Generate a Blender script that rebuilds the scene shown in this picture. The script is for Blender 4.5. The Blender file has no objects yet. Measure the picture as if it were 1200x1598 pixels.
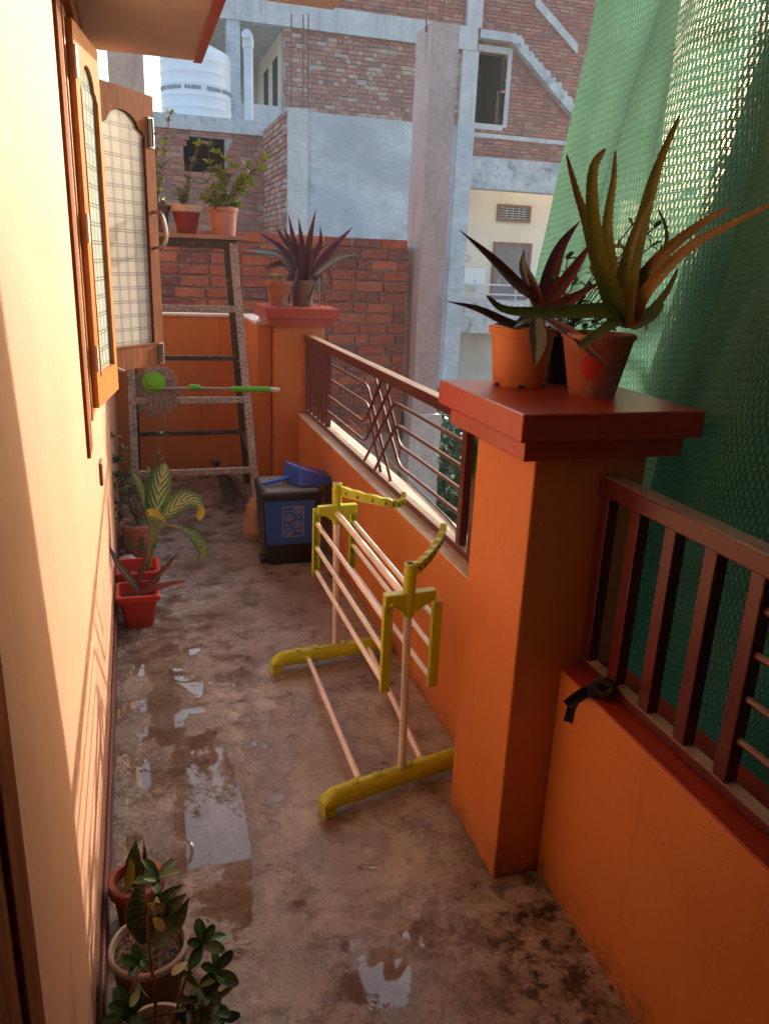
import bpy, math, random
from mathutils import Vector, Matrix, noise
random.seed(7)
S = bpy.context.scene
COL = S.collection

# ------------------------------------------------------------------ camera
MR = ((0.9545490760573567, 0.05376143798136729, -0.29316508861769636),
      (-0.29535044472117633, 0.3027900025227173, -0.9061381402276896),
      (0.04005216849372249, 0.9515397638346326, 0.30490638176411133))
EYE = Vector((0, 0, 1.6))
cam_d = bpy.data.cameras.new('camera')
cam = bpy.data.objects.new('camera', cam_d); COL.objects.link(cam)
cam.matrix_world = Matrix.Translation(EYE) @ Matrix(MR).to_4x4()
cam_d.lens = 36 * 1218 / 1598; cam_d.sensor_width = 36; cam_d.clip_start = 0.02; cam_d.clip_end = 900
S.camera = cam

# ------------------------------------------------------------------ sky, sun, exposure
SUN = Vector((1.2, 1.12, 0.46)).normalized()
W = bpy.data.worlds.new("World"); S.world = W; W.use_nodes = True
wn = W.node_tree; wn.nodes.clear()
sky = wn.nodes.new('ShaderNodeTexSky'); sky.sky_type = 'NISHITA'; sky.sun_disc = False
sky.sun_elevation = math.asin(SUN.z); sky.sun_rotation = math.atan2(SUN.x, SUN.y)
sky.air_density = 1.0; sky.dust_density = 5.0; sky.ozone_density = 1.0
bg = wn.nodes.new('ShaderNodeBackground'); bg.inputs[1].default_value = 0.15
wo = wn.nodes.new('ShaderNodeOutputWorld')
wn.links.new(sky.outputs[0], bg.inputs[0]); wn.links.new(bg.outputs[0], wo.inputs[0])
sl = bpy.data.lights.new('sun', 'SUN'); sl.energy = 2.0; sl.angle = math.radians(0.6); sl.color = (1.0, 0.85, 0.70)
so = bpy.data.objects.new('sun', sl); COL.objects.link(so)
so.rotation_euler = SUN.to_track_quat('Z', 'Y').to_euler()
S.view_settings.view_transform = 'Standard'; S.view_settings.look = 'None'
S.view_settings.exposure = 2.0; S.view_settings.gamma = 1; S.view_settings.use_curve_mapping = False
S.render.engine = 'CYCLES'
S.cycles.use_denoising = True
S.cycles.max_bounces = 8; S.cycles.diffuse_bounces = 4; S.cycles.glossy_bounces = 4
S.cycles.transparent_max_bounces = 12; S.cycles.transmission_bounces = 5
S.cycles.sample_clamp_indirect = 8

# ------------------------------------------------------------------ measuring helper: photo measurement -> place at a known depth
def at(px, py, x=None, y=None, z=None):
    c = Vector((px - 600, -(py - 799), -1218.0))
    r = Matrix(MR) @ c
    t = x / r.x if x is not None else y / r.y if y is not None else (z - 1.6) / r.z
    return EYE + r * t

# ------------------------------------------------------------------ materials
class NT:
    def __init__(s, name):
        s.m = bpy.data.materials.new(name); s.m.use_nodes = True
        s.t = s.m.node_tree; s.t.nodes.clear()
        s.out = s.t.nodes.new('ShaderNodeOutputMaterial')
        s.b = s.n('ShaderNodeBsdfPrincipled')
        s.t.links.new(s.b.outputs[0], s.out.inputs[0])
        s.tc = s.n('ShaderNodeTexCoord')
    def n(s, ty, **k):
        d = s.t.nodes.new(ty)
        for a, v in k.items(): setattr(d, a, v)
        return d
    def put(s, sock, v):
        if isinstance(v, bpy.types.NodeSocket): s.t.links.new(v, sock)
        elif v is not None:
            if sock.type == 'RGBA' and len(v) == 3: v = (*v, 1)
            sock.default_value = v
    def math(s, op, a, b=None, c=None, clamp=False):
        d = s.n('ShaderNodeMath', operation=op, use_clamp=clamp)
        s.put(d.inputs[0], a)
        if b is not None: s.put(d.inputs[1], b)
        if c is not None: s.put(d.inputs[2], c)
        return d.outputs[0]
    def vmath(s, op, a, b):
        d = s.n('ShaderNodeVectorMath', operation=op)
        s.put(d.inputs[0], a); s.put(d.inputs[1], b)
        return d.outputs['Value'] if op == 'LENGTH' else d.outputs[0]
    def noise(s, scale, detail=4, rough=.55, vec=None, stretch=None, dist=0):
        v = vec or s.tc.outputs['Object']
        if stretch:
            mp = s.n('ShaderNodeMapping'); mp.inputs['Scale'].default_value = stretch
            s.put(mp.inputs[0], v); v = mp.outputs[0]
        d = s.n('ShaderNodeTexNoise'); s.put(d.inputs['Vector'], v)
        d.inputs['Scale'].default_value = scale; d.inputs['Detail'].default_value = detail
        d.inputs['Roughness'].default_value = rough; d.inputs['Distortion'].default_value = dist
        return d.outputs['Fac']
    def rng(s, v, a, b, c=0., d=1., smooth=False):
        m = s.n('ShaderNodeMapRange'); m.clamp = True
        if smooth: m.interpolation_type = 'SMOOTHSTEP'
        s.put(m.inputs[0], v)
        for i, q in enumerate((a, b, c, d)): m.inputs[i + 1].default_value = q
        return m.outputs[0]
    def mix(s, f, a, b, blend='MIX'):
        d = s.n('ShaderNodeMix', data_type='RGBA', blend_type=blend)
        s.put(d.inputs[0], f); s.put(d.inputs[6], a); s.put(d.inputs[7], b)
        return d.outputs[2]
    def bump(s, h, strength=.3, dist=.01, prev=None):
        d = s.n('ShaderNodeBump'); d.inputs['Strength'].default_value = strength
        d.inputs['Distance'].default_value = dist; s.put(d.inputs['Height'], h)
        if prev: s.put(d.inputs['Normal'], prev)
        s.put(s.b.inputs['Normal'], d.outputs[0]); return d.outputs[0]
    def set(s, color=None, rough=None, **k):
        if color is not None: s.put(s.b.inputs['Base Color'], color)
        if rough is not None: s.put(s.b.inputs['Roughness'], rough)
        for a, v in k.items(): s.put(s.b.inputs[a.replace('_', ' ')], v)
        return s.m

def paint(name, c, c2=None, scale=3., rough=.5, bump=.15, bscale=60, spec=.5, dirt=None, dscale=9, dlo=.58, dhi=.72, metal=0, coat=0):
    t = NT(name); c2 = c2 or tuple(v * .78 for v in c)
    col = t.mix(t.rng(t.noise(scale, 5), .35, .68), c, c2)
    fine = t.noise(bscale, 4)
    col = t.mix(t.rng(fine, .3, .8, 0, .22), col, tuple(v * .6 for v in c2))
    if dirt: col = t.mix(t.rng(t.noise(dscale, 7, .68), dlo, dhi), col, dirt)
    t.bump(fine, bump, .004)
    return t.set(col, rough, Metallic=metal, Specular_IOR_Level=spec, Coat_Weight=coat)

def dusty_sunlit_tops(m, dust=(.52, .42, .34), amt=.8):  # pale upward faces: dust, plus sun brightness painted into the colour
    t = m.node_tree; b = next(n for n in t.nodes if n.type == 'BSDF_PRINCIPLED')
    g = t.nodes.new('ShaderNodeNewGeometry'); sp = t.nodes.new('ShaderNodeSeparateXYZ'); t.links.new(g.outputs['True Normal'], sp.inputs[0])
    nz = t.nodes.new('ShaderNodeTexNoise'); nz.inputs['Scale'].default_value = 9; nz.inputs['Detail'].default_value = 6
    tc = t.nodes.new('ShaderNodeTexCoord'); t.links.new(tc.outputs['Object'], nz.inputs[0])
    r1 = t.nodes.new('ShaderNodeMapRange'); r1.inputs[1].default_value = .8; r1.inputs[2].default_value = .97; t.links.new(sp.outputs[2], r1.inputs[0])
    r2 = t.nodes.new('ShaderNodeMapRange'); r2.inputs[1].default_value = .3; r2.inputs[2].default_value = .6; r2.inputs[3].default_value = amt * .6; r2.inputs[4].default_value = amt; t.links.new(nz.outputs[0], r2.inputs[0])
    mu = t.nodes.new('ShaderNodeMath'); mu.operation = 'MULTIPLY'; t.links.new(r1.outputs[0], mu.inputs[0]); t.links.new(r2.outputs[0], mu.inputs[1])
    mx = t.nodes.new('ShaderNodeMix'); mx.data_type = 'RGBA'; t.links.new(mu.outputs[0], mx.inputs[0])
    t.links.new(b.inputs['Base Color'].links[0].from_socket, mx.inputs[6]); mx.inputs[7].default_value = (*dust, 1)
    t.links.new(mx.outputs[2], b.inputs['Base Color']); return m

def concrete(name, c, c2, c3, scale=1.4, streak=True, rough=.85, contrast=0):
    t = NT(name)
    n1 = t.noise(scale, 8, .65, dist=.4); n2 = t.noise(scale * 1.3, 7, .7, stretch=(3.2, 3.2, .5) if streak else (1, 1, 1))
    n3 = t.noise(26, 5, .6)
    col = t.mix(t.rng(n1, .38, .62), c, c2)
    if contrast: col = t.mix(t.rng(t.noise(.55, 9, .75, stretch=(.5, .5, 1.6)), .44, .58, 0, .75), col, tuple(v * .62 for v in c2))
    col = t.mix(t.rng(n2, .52, .68, 0, .75), col, c3)
    col = t.mix(t.rng(n3, .35, .7, 0, .35), col, tuple(v * .55 for v in c))
    t.bump(t.math('ADD', n3, n1), .5, .02)
    return t.set(col, rough, Specular_IOR_Level=.2)

def wood(name, c, c2, rough=.35, stretch=(9, 9, .9)):
    t = NT(name)
    g = t.noise(5, 7, .7, stretch=stretch, dist=1.2); f = t.noise(30, 4, stretch=(stretch[0], stretch[1], stretch[2] * .5))
    col = t.mix(t.rng(g, .35, .65), c, c2); col = t.mix(t.rng(f, .45, .75, 0, .4), col, tuple(v * .45 for v in c2))
    t.bump(f, .2, .002)
    return t.set(col, rough, Specular_IOR_Level=.08)

def leafmat(name, c, c2, c3=None, kind='plain', rough=.4, trans=.25):
    t = NT(name)
    sp = t.n('ShaderNodeSeparateXYZ'); t.put(sp.inputs[0], t.tc.outputs['UV'])
    u, v = sp.outputs[0], sp.outputs[1]
    n = t.noise(18, 4)
    col = t.mix(t.rng(n, .35, .68), c, c2)
    du = t.math('ABSOLUTE', t.math('SUBTRACT', u, .5))
    if kind == 'plain': col = t.mix(t.rng(t.noise(130, 2, .5), .60, .68, 0, .5), col, tuple(min(1, q * 1.9 + .03) for q in c)); col = t.mix(t.rng(v, .84, 1, 0, .55), col, (.22, .10, .05))
    if kind == 'stripe':
        w = t.noise(14, 3, stretch=(1, 1, 1))
        col = t.mix(t.rng(t.math('ADD', du, t.math('MULTIPLY', w, .12)), .16, .26, 1, 0), col, c3)
    elif kind == 'edge':
        col = t.mix(t.rng(du, .36, .42), col, c3)
    elif kind == 'cream':   # variegated: blotched cream centre broken by green veins
        wv = t.n('ShaderNodeTexWave'); wv.inputs['Scale'].default_value = .55; wv.inputs['Distortion'].default_value = 1.6; wv.inputs['Detail'].default_value = 3
        cv = t.n('ShaderNodeCombineXYZ'); t.put(cv.inputs[0], t.math('ADD', t.math('MULTIPLY', v, 5.2), t.math('MULTIPLY', du, -3.2)))
        t.put(wv.inputs[0], cv.outputs[0])
        m1 = t.rng(t.math('ADD', wv.outputs[1], t.math('MULTIPLY', t.noise(60, 3), .5)), .62, .85)
        m2 = t.rng(t.math('ADD', du, t.math('MULTIPLY', t.noise(40, 4), .3)), .34, .54, 1, 0)
        col = t.mix(t.math('MULTIPLY', m1, m2), col, c3)
        col = t.mix(t.rng(du, .012, .03, .8, 0), col, c3)
    elif kind == 'band':
        wv = t.n('ShaderNodeTexWave'); wv.inputs['Scale'].default_value = .9; wv.inputs['Distortion'].default_value = 5; wv.inputs['Detail Scale'].default_value = 2.5
        cv = t.n('ShaderNodeCombineXYZ'); t.put(cv.inputs[0], t.math('MULTIPLY', v, 4)); t.put(cv.inputs[1], t.math('MULTIPLY', u, .6)); t.put(wv.inputs[0], cv.outputs[0])
        col = t.mix(t.rng(wv.outputs[1], .5, .75, 0, .7), col, c3)
        col = t.mix(t.rng(du, .455, .48), col, (.22, .20, .05))
    elif kind == 'rib':
        col = t.mix(t.rng(du, .01, .05, .75, 0), col, c3)
    t.bump(n, .2, .004)
    t.set(col, rough, Specular_IOR_Level=.45)
    tr = t.n('ShaderNodeBsdfTranslucent'); t.put(tr.inputs[0], col)
    mx = t.n('ShaderNodeMixShader'); mx.inputs[0].default_value = trans
    t.t.links.new(t.b.outputs[0], mx.inputs[1]); t.t.links.new(tr.outputs[0], mx.inputs[2])
    t.t.links.new(mx.outputs[0], t.out.inputs[0])
    return t.m

M = {}
def peach_wall():
    t = NT('peach_wall_paint'); P = t.tc.outputs['Object']
    sp = t.n('ShaderNodeSeparateXYZ'); t.put(sp.inputs[0], P)
    col = t.mix(t.rng(t.noise(1.3, 6, .6), .35, .66), (.55, .305, .195), (.50, .27, .165))
    fine = t.noise(55, 5, .62); wav = t.noise(3.5, 5, .6)
    col = t.mix(t.rng(t.noise(2.2, 7, .7, stretch=(3, 3, .35)), .56, .72, 0, .35), col, (.44, .25, .17))
    col = t.mix(t.rng(t.noise(26, 7, .75), .68, .76, 0, .45), col, (.34, .21, .15))
    low = t.math('MULTIPLY', t.rng(t.math('ADD', sp.outputs[2], t.math('MULTIPLY', t.noise(8, 6, .7), -.22)), -.02, .14, 1, 0), t.rng(t.noise(18, 6, .7), .38, .62))
    col = t.mix(t.math('MULTIPLY', low, .7), col, (.26, .20, .16))
    t.bump(t.math('ADD', t.math('MULTIPLY', fine, .3), t.math('MULTIPLY', wav, 2.6)), .4, .006)
    return t.set(col, .6, Specular_IOR_Level=.35)
M['peach'] = peach_wall()
M['cream'] = paint('cream_soffit', (.62, .46, .37), None, 1.5, .7, .2, 40)
M['orange'] = paint('orange_paint', (.60, .20, .052), (.55, .175, .045), 1.7, .5, .18, 50, dirt=(.42, .12, .03), dscale=5, dlo=.64, dhi=.86)
def orange_wall():
    t = NT('orange_wall_paint')
    c, c2 = (.64, .225, .055), (.56, .18, .042)
    P = t.tc.outputs['Object']; sp = t.n('ShaderNodeSeparateXYZ'); gm = t.n('ShaderNodeNewGeometry'); t.put(sp.inputs[0], gm.outputs['Position'])
    col = t.mix(t.rng(t.noise(1.6, 6, .6), .35, .66), c, c2)
    roll = t.noise(90, 4, .6); wav = t.noise(4.5, 4, .5)
    drip = t.noise(3.2, 6, .62, stretch=(3.5, 3.5, .16))
    col = t.mix(t.rng(drip, .60, .74, 0, .45), col, (.36, .10, .03))
    col = t.mix(t.rng(t.noise(30, 6, .7), .66, .76, 0, .5), col, (.34, .15, .08))
    col = t.mix(t.rng(roll, .3, .75, 0, .16), col, (.30, .09, .03))
    base = t.math('MULTIPLY', t.rng(t.math('ADD', sp.outputs[2], t.math('MULTIPLY', t.noise(9, 5, .7), -.13)), -.06, .05, 1, 0), t.rng(t.noise(22, 5, .7), .36, .6))
    col = t.mix(t.math('MULTIPLY', base, .8), col, (.15, .075, .045))
    vo = t.n('ShaderNodeTexVoronoi', feature='DISTANCE_TO_EDGE'); vo.inputs['Scale'].default_value = 4.2
    wb = t.n('ShaderNodeTexNoise'); wb.inputs['Scale'].default_value = 6; wb.inputs['Detail'].default_value = 6; t.put(wb.inputs[0], P)
    sc = t.n('ShaderNodeVectorMath', operation='SCALE'); t.put(sc.inputs[0], wb.outputs['Color']); sc.inputs['Scale'].default_value = .5
    t.put(vo.inputs['Vector'], t.vmath('ADD', P, sc.outputs[0]))
    cr = t.math('MULTIPLY', t.rng(vo.outputs[0], 0, .007, 1, 0), t.rng(t.noise(1.1, 2), .52, .60))
    col = t.mix(t.math('MULTIPLY', cr, .55), col, (.22, .07, .03))
    h = t.math('SUBTRACT', t.math('ADD', t.math('MULTIPLY', roll, .25), t.math('MULTIPLY', wav, 2.2)), cr)
    t.bump(h, .35, .006)
    return t.set(col, t.rng(wav, .3, .7, .42, .58))
M['orange'] = orange_wall()
M['redpaint'] = paint('brick_red_paint', (.42, .05, .022), (.34, .04, .02), 3, .28, .12, 60, dirt=(.36, .14, .09), dscale=11, dlo=.62, dhi=.8)
M['skirt'] = paint('maroon_skirting_paint', (.20, .045, .04), None, 4, .5, .2, 50, dirt=(.28, .2, .17), dlo=.6, dhi=.8)
M['railpaint'] = paint('maroon_rail_enamel', (.115, .017, .014), (.085, .014, .012), 5, .28, .2, 70, dirt=(.24, .12, .09), dscale=16, dlo=.62, dhi=.8)
dusty_sunlit_tops(M['railpaint'], amt=.85)
M['sill'] = paint('dusty_cement_sill', (.66, .55, .46), (.54, .42, .34), 5, .8, .4, 40, dirt=(.22, .15, .11), dscale=30, dlo=.64, dhi=.74)
M['wallcap'] = paint('whitewashed_coping', (.72, .66, .58), (.6, .52, .44), 5, .8, .3, 40)
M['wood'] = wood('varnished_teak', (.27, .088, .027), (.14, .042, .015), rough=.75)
M['wood2'] = wood('sunlit_teak', (.52, .22, .07), (.40, .15, .045))  # lighter copy of the teak, sunlight put into its colour
M['steel'] = paint('brushed_steel', (.55, .55, .55), None, 20, .3, .1, 90, metal=1)
M['agedsteel'] = paint('old_bolt_metal', (.33, .30, .27), None, 20, .42, .2, 90, metal=.8)
M['conc_blue'] = concrete('blue_grey_plaster', (.41, .49, .555), (.64, .69, .715), (.30, .32, .33), 1.0, False, contrast=1)
M['conc_light'] = concrete('pale_cement', (.50, .52, .52), (.60, .62, .61), (.34, .35, .35), 1.6)
M['conc_pink'] = concrete('raw_concrete_column', (.44, .39, .375), (.52, .47, .45), (.30, .27, .26), 2.2)
M['conc_stain'] = concrete('mould_stained_band', (.60, .63, .64), (.40, .43, .44), (.10, .11, .11), 3.2, False)
M['conc_brown'] = concrete('brown_plaster', (.50, .37, .30), (.56, .43, .35), (.36, .27, .22), 2)
M['mortar'] = concrete('lime_mortar', (.42, .38, .36), (.50, .46, .43), (.26, .23, .22), 6, False)
M['mortar_dk'] = concrete('old_mortar', (.36, .29, .25), (.44, .36, .31), (.18, .13, .11), 6, False)
M['offwhite'] = paint('offwhite_wall', (.78, .74, .64), (.72, .68, .58), 1.2, .7, .1, 30, dirt=(.42, .38, .32), dscale=2.5, dlo=.6, dhi=.85)
M['greywhite'] = paint('shaded_white_wall', (.62, .62, .58), None, 1.2, .7, .1, 30)  # greyer copy of the white wall, shade put into its colour
M['dark'] = paint('dark_interior', (.05, .062, .072), None, 2, .9, 0)
M['greydoor'] = paint('grey_door', (.19, .19, .20), None, 5, .5)
M['brownframe'] = paint('brown_joinery', (.24, .12, .08), None, 5, .5)
M['tank'] = paint('white_tank_plastic', (.80, .84, .86), (.76, .81, .84), 2, .4, 0)
M['tankmark'] = paint('grey_tank_print', (.30, .34, .37), None, 8, .6, 0)
M['pvc'] = paint('grey_white_pvc', (.62, .68, .72), None, 2, .35, 0)
M['rust'] = paint('rusty_rebar', (.20, .10, .07), None, 20, .8)
def brickmat(name, c, wear):
    t = NT(name)
    oi = t.n('ShaderNodeObjectInfo')
    v = t.vmath('ADD', t.tc.outputs['Object'], oi.outputs['Location'])
    col = t.mix(t.rng(t.noise(9, 5, vec=v), .35, .7), c, tuple(q * .7 for q in c))
    col = t.mix(t.rng(oi.outputs['Random'], 0, 1, 0, .45), col, (c[0] * .55, c[1] * .75, c[2] * .9))
    col = t.mix(t.rng(t.noise(22, 7, .72, vec=v), .52, .68, 0, wear), col, (.36, .28, .25))
    t.bump(t.noise(70, 6, .7, vec=v), .7, .012)
    return t.set(col, .88, Specular_IOR_Level=.2)
NB = [brickmat('red_clay_brick', c, w) for c, w in (((.46, .13, .075), .5), ((.40, .115, .075), .75), ((.52, .17, .095), .6), ((.27, .10, .08), .95))]
FB = [brickmat('weathered_brick', c, w) for c, w in (((.52, .28, .20), .7), ((.46, .22, .155), .6), ((.60, .42, .31), .8), ((.40, .20, .15), .7))]
RB = [brickmat('pinkish_brick', c, w) for c, w in (((.48, .20, .14), .45), ((.44, .165, .12), .6), ((.52, .25, .18), .7), ((.36, .17, .13), .8))]

# floor: wet cement screed
PUD = [(0.015, 2.73, .055, .40, 1.), (.175, 2.02, .075, .52, 1.), (0.02, 2.0, .10, .7, .45), (.47, 1.34, .10, .13, .95), (.62, 1.42, .11, .045, .8),
       (.08, 3.32, .07, .10, .9), (.535, 1.66, .028, .02, .8), (.36, 1.60, .03, .018, .5), (0.03, 1.35, .13, .4, .6), (.25, 3.7, .22, .5, .25), (.10, 2.95, .16, .5, .45), (.34, 2.45, .07, .3, .35), (.06, 2.3, .17, 1.1, .62), (.30, 3.1, .15, .5, .5), (.66, 1.32, .2, .2, .35)]
def floor_mat():
    t = NT('wet_cement_floor')
    P = t.tc.outputs['Object']
    wob = t.n('ShaderNodeTexNoise'); wob.inputs['Scale'].default_value = 7; wob.inputs['Detail'].default_value = 6; wob.inputs['Roughness'].default_value = .65
    t.put(wob.inputs[0], P)
    sc = t.n('ShaderNodeVectorMath', operation='SCALE'); t.put(sc.inputs[0], t.vmath('SUBTRACT', wob.outputs['Color'], (.5, .5, .5))); sc.inputs['Scale'].default_value = .16
    Q = t.vmath('ADD', P, sc.outputs[0])
    wet = None
    for x, y, rx, ry, a in PUD:
        mp = t.vmath('MULTIPLY', t.vmath('SUBTRACT', Q, (x, y, 0)), (1 / rx, 1 / ry, 0))
        m = t.rng(t.vmath('LENGTH', mp, (0, 0, 0)), .45, 1.4, a, 0, True)
        wet = m if wet is None else t.math('MAXIMUM', wet, m)
    big = t.noise(2.2, 6, .6, dist=.6); mid = t.noise(7, 7, .68); fine = t.noise(60, 5, .7); spk = t.noise(150, 2, .5)
    sep = t.n('ShaderNodeSeparateXYZ'); t.put(sep.inputs[0], P)
    damp0 = t.rng(sep.outputs[0], -.15, .60, .75, 0)
    damp = t.math('ADD', wet, t.math('MULTIPLY', t.math('ADD', damp0, .35), t.rng(mid, .42, .62)), clamp=True)
    col = t.mix(t.rng(big, .36, .64), (.25, .205, .17), (.44, .405, .37))
    col = t.mix(t.rng(mid, .47, .62, 0, .8), col, (.19, .135, .10))
    col = t.mix(t.rng(t.noise(20, 8, .78, dist=.8), .52, .60, 0, .55), col, (.15, .105, .08))
    col = t.mix(t.rng(t.noise(4.3, 8, .75, dist=1), .60, .70, 0, .65), col, (.55, .46, .40))
    col = t.mix(t.rng(fine, .57, .68, 0, .75), col, (.11, .08, .06))
    col = t.mix(t.rng(spk, .74, .80, 0, .5), col, (.6, .55, .5))
    # black mould scattered towards the parapet corner
    cor = t.rng(t.vmath('LENGTH', t.vmath('MULTIPLY', t.vmath('SUBTRACT', P, (.93, 1.25, 0)), (3.2, 2.0, 0)), (0, 0, 0)), .35, 1.25, 1, 0)
    farc = t.rng(t.vmath('LENGTH', t.vmath('MULTIPLY', t.vmath('SUBTRACT', P, (.6, 5.0, 0)), (1.8, 1.1, 0)), (0, 0, 0)), .3, 1.2, .8, 0)
    mould = t.math('MULTIPLY', t.math('MAXIMUM', cor, farc), t.rng(t.noise(16, 7, .72), .48, .58))
    col = t.mix(mould, col, (.035, .028, .024))
    # hairline cracks
    vo = t.n('ShaderNodeTexVoronoi', feature='DISTANCE_TO_EDGE'); vo.inputs['Scale'].default_value = 3.1
    sc2 = t.n('ShaderNodeVectorMath', operation='SCALE'); t.put(sc2.inputs[0], wob.outputs['Color']); sc2.inputs['Scale'].default_value = .55
    t.put(vo.inputs['Vector'], t.vmath('ADD', P, sc2.outputs[0]))
    crack = t.math('MULTIPLY', t.rng(vo.outputs[0], .0, .012, 1, 0), t.rng(t.noise(1.7, 2), .44, .56))
    col = t.mix(t.math('MULTIPLY', crack, .75), col, (.07, .045, .035))
    # dust line along the house wall
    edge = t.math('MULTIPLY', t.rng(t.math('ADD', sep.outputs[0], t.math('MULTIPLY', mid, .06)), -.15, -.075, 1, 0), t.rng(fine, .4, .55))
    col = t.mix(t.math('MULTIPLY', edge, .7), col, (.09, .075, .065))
    dk = t.mix(1.0, col, (.56, .52, .50), 'MULTIPLY')
    col = t.mix(t.math('MULTIPLY', damp, .9), col, dk)
    rough = t.rng(damp, 0, .95, .40, .03)
    h = t.math('ADD', t.math('MULTIPLY', fine, .8), t.math('MULTIPLY', mid, 1.0))
    h = t.math('MULTIPLY', h, t.rng(damp, .25, .85, 1, 0)); h = t.math('SUBTRACT', h, crack)
    t.bump(h, .5, .006)
    return t.set(col, rough, Specular_IOR_Level=.6)
M['floor'] = floor_mat()

def glassmat(name, tint):
    t = NT(name)
    sp = t.n('ShaderNodeSeparateXYZ'); t.put(sp.inputs[0], t.tc.outputs['UV'])
    def lines(s, n, off):
        a = t.math('FRACT', t.math('ADD', t.math('MULTIPLY', s, n), off))
        return t.rng(t.math('ABSOLUTE', t.math('SUBTRACT', a, .5)), .022, .045, 1, 0)
    l = None
    for s, n in ((sp.outputs[0], 5.), (sp.outputs[1], 17.)):
        for off in (0., .16):
            q = lines(s, n, off); l = q if l is None else t.math('MAXIMUM', l, q)
        a = t.math('FRACT', t.math('ADD', t.math('MULTIPLY', s, n), .58)); 
    col = t.mix(l, tint, tuple(v * .5 for v in tint))
    t.bump(t.noise(160, 2), .12, .002)
    return t.set(col, .16, Transmission_Weight=.45, Specular_IOR_Level=.5, IOR=1.3)
M['glass'] = glassmat('frosted_tartan_glass', (.78, .76, .70))
M['glass2'] = glassmat('frosted_tartan_glass_green', (.62, .72, .66))

def netmat():
    t = NT('green_shade_net')
    U = t.tc.outputs['UV']
    def wave(scale, rot, dist, sx=1, sy=1):
        mp = t.n('ShaderNodeMapping'); mp.inputs['Rotation'].default_value = (0, 0, rot); mp.inputs['Scale'].default_value = (sx, sy, 1); t.put(mp.inputs[0], U)
        w = t.n('ShaderNodeTexWave'); w.inputs['Scale'].default_value = scale; w.inputs['Distortion'].default_value = dist; w.inputs['Detail'].default_value = 3; w.inputs['Detail Scale'].default_value = 2.2
        w.bands_direction = 'X'; t.put(w.inputs[0], mp.outputs[0]); return w.outputs[1]
    a, b = wave(40, .22, 1.5), wave(37, -.16, 2.2)
    c = wave(52, 1.42, 3.0)
    n = t.noise(4, 6, .62); g = t.noise(230, 2, .5)
    weave = t.math('MULTIPLY', t.math('ADD', t.math('MULTIPLY', a, b), t.math('MULTIPLY', c, .35)), t.rng(g, .3, .7, .5, 1.25))
    op = t.math('MULTIPLY', t.rng(weave, .42, 1.0), t.rng(n, .38, .8, .03, .20))
    dens = t.math('SUBTRACT', 1, op)
    col = t.mix(t.rng(weave, .12, .75), (.05, .135, .095), (.15, .30, .225))
    col = t.mix(t.rng(n, .4, .7, 0, .45), col, (.05, .11, .085))
    t.set(col, .8, Specular_IOR_Level=.1)
    tl = t.n('ShaderNodeBsdfTranslucent'); t.put(tl.inputs[0], col)
    m1 = t.n('ShaderNodeMixShader'); m1.inputs[0].default_value = .42
    t.t.links.new(t.b.outputs[0], m1.inputs[1]); t.t.links.new(tl.outputs[0], m1.inputs[2])
    tp = t.n('ShaderNodeBsdfTransparent')
    m2 = t.n('ShaderNodeMixShader'); t.put(m2.inputs[0], dens)
    t.t.links.new(tp.outputs[0], m2.inputs[1]); t.t.links.new(m1.outputs[0], m2.inputs[2])
    t.t.links.new(m2.outputs[0], t.out.inputs[0])
    return t.m
M['net'] = netmat()

M['lime'] = paint('lime_green_plastic', (.50, .58, .03), (.46, .54, .03), 5, .32, .03, 60, spec=.5)
M['limecrust'] = paint('lime_textured_pad', (.42, .47, .03), None, 30, .6, 1., 260)
M['tube'] = paint('pinkish_white_tube', (.86, .82, .80), None, 8, .3, .03)
M['binblue'] = paint('blue_bin_plastic', (.02, .11, .60), None, 6, .32, .1)
M['binblack'] = paint('black_bin_plastic', (.012, .012, .014), None, 6, .38, .2)
M['lid'] = paint('dusty_grey_lid', (.20, .23, .24), (.13, .15, .16), 7, .45, .2, 30, dirt=(.42, .40, .36), dscale=14)
M['dustpan'] = paint('glossy_blue_plastic', (.02, .10, .62), (.02, .08, .55), 4, .18, .02)
M['print'] = paint('pale_print', (.55, .55, .68), None, 8, .6, 0)
M['stonepink'] = paint('pink_sandstone', (.55, .33, .24), None, 9, .9, 1., 30)
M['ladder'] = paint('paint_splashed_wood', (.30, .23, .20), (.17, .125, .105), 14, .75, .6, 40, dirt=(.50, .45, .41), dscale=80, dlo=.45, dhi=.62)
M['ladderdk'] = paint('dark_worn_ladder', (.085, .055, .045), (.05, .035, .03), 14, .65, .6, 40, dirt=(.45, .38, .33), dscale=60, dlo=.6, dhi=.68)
M['plank'] = paint('worn_plank', (.42, .26, .17), (.30, .18, .12), 6, .7, .4, 30)
M['mopgreen'] = paint('mop_green_plastic', (.13, .50, .015), None, 6, .3, 0)
M['mopwhite'] = paint('mop_white_plastic', (.78, .72, .66), None, 6, .4, 0)
M['moppole'] = paint('mop_steel_pole', (.46, .36, .32), None, 6, .3, 0, metal=.6)
M['mopfibre'] = paint('dirty_mop_cotton', (.34, .27, .25), (.25, .2, .19), 20, .95, .3)
M['broom'] = paint('dark_broom_grass', (.075, .05, .045), None, 20, .9)
M['broomgrey'] = paint('grey_broom_binding', (.35, .37, .36), None, 20, .8)
M['redpot'] = paint('red_plastic_planter', (.50, .032, .02), (.44, .028, .02), 4, .38, .08, 40, dirt=(.40, .13, .09), dscale=14, dlo=.64, dhi=.8)
M['tanpot'] = paint('tan_plastic_pot', (.60, .225, .08), (.54, .19, .07), 4, .5, .5, 16)
M['terra'] = paint('terracotta', (.38, .13, .07), (.30, .10, .06), 8, .85, .4, 40, dirt=(.36, .25, .2), dscale=9, dlo=.5, dhi=.66)
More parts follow.
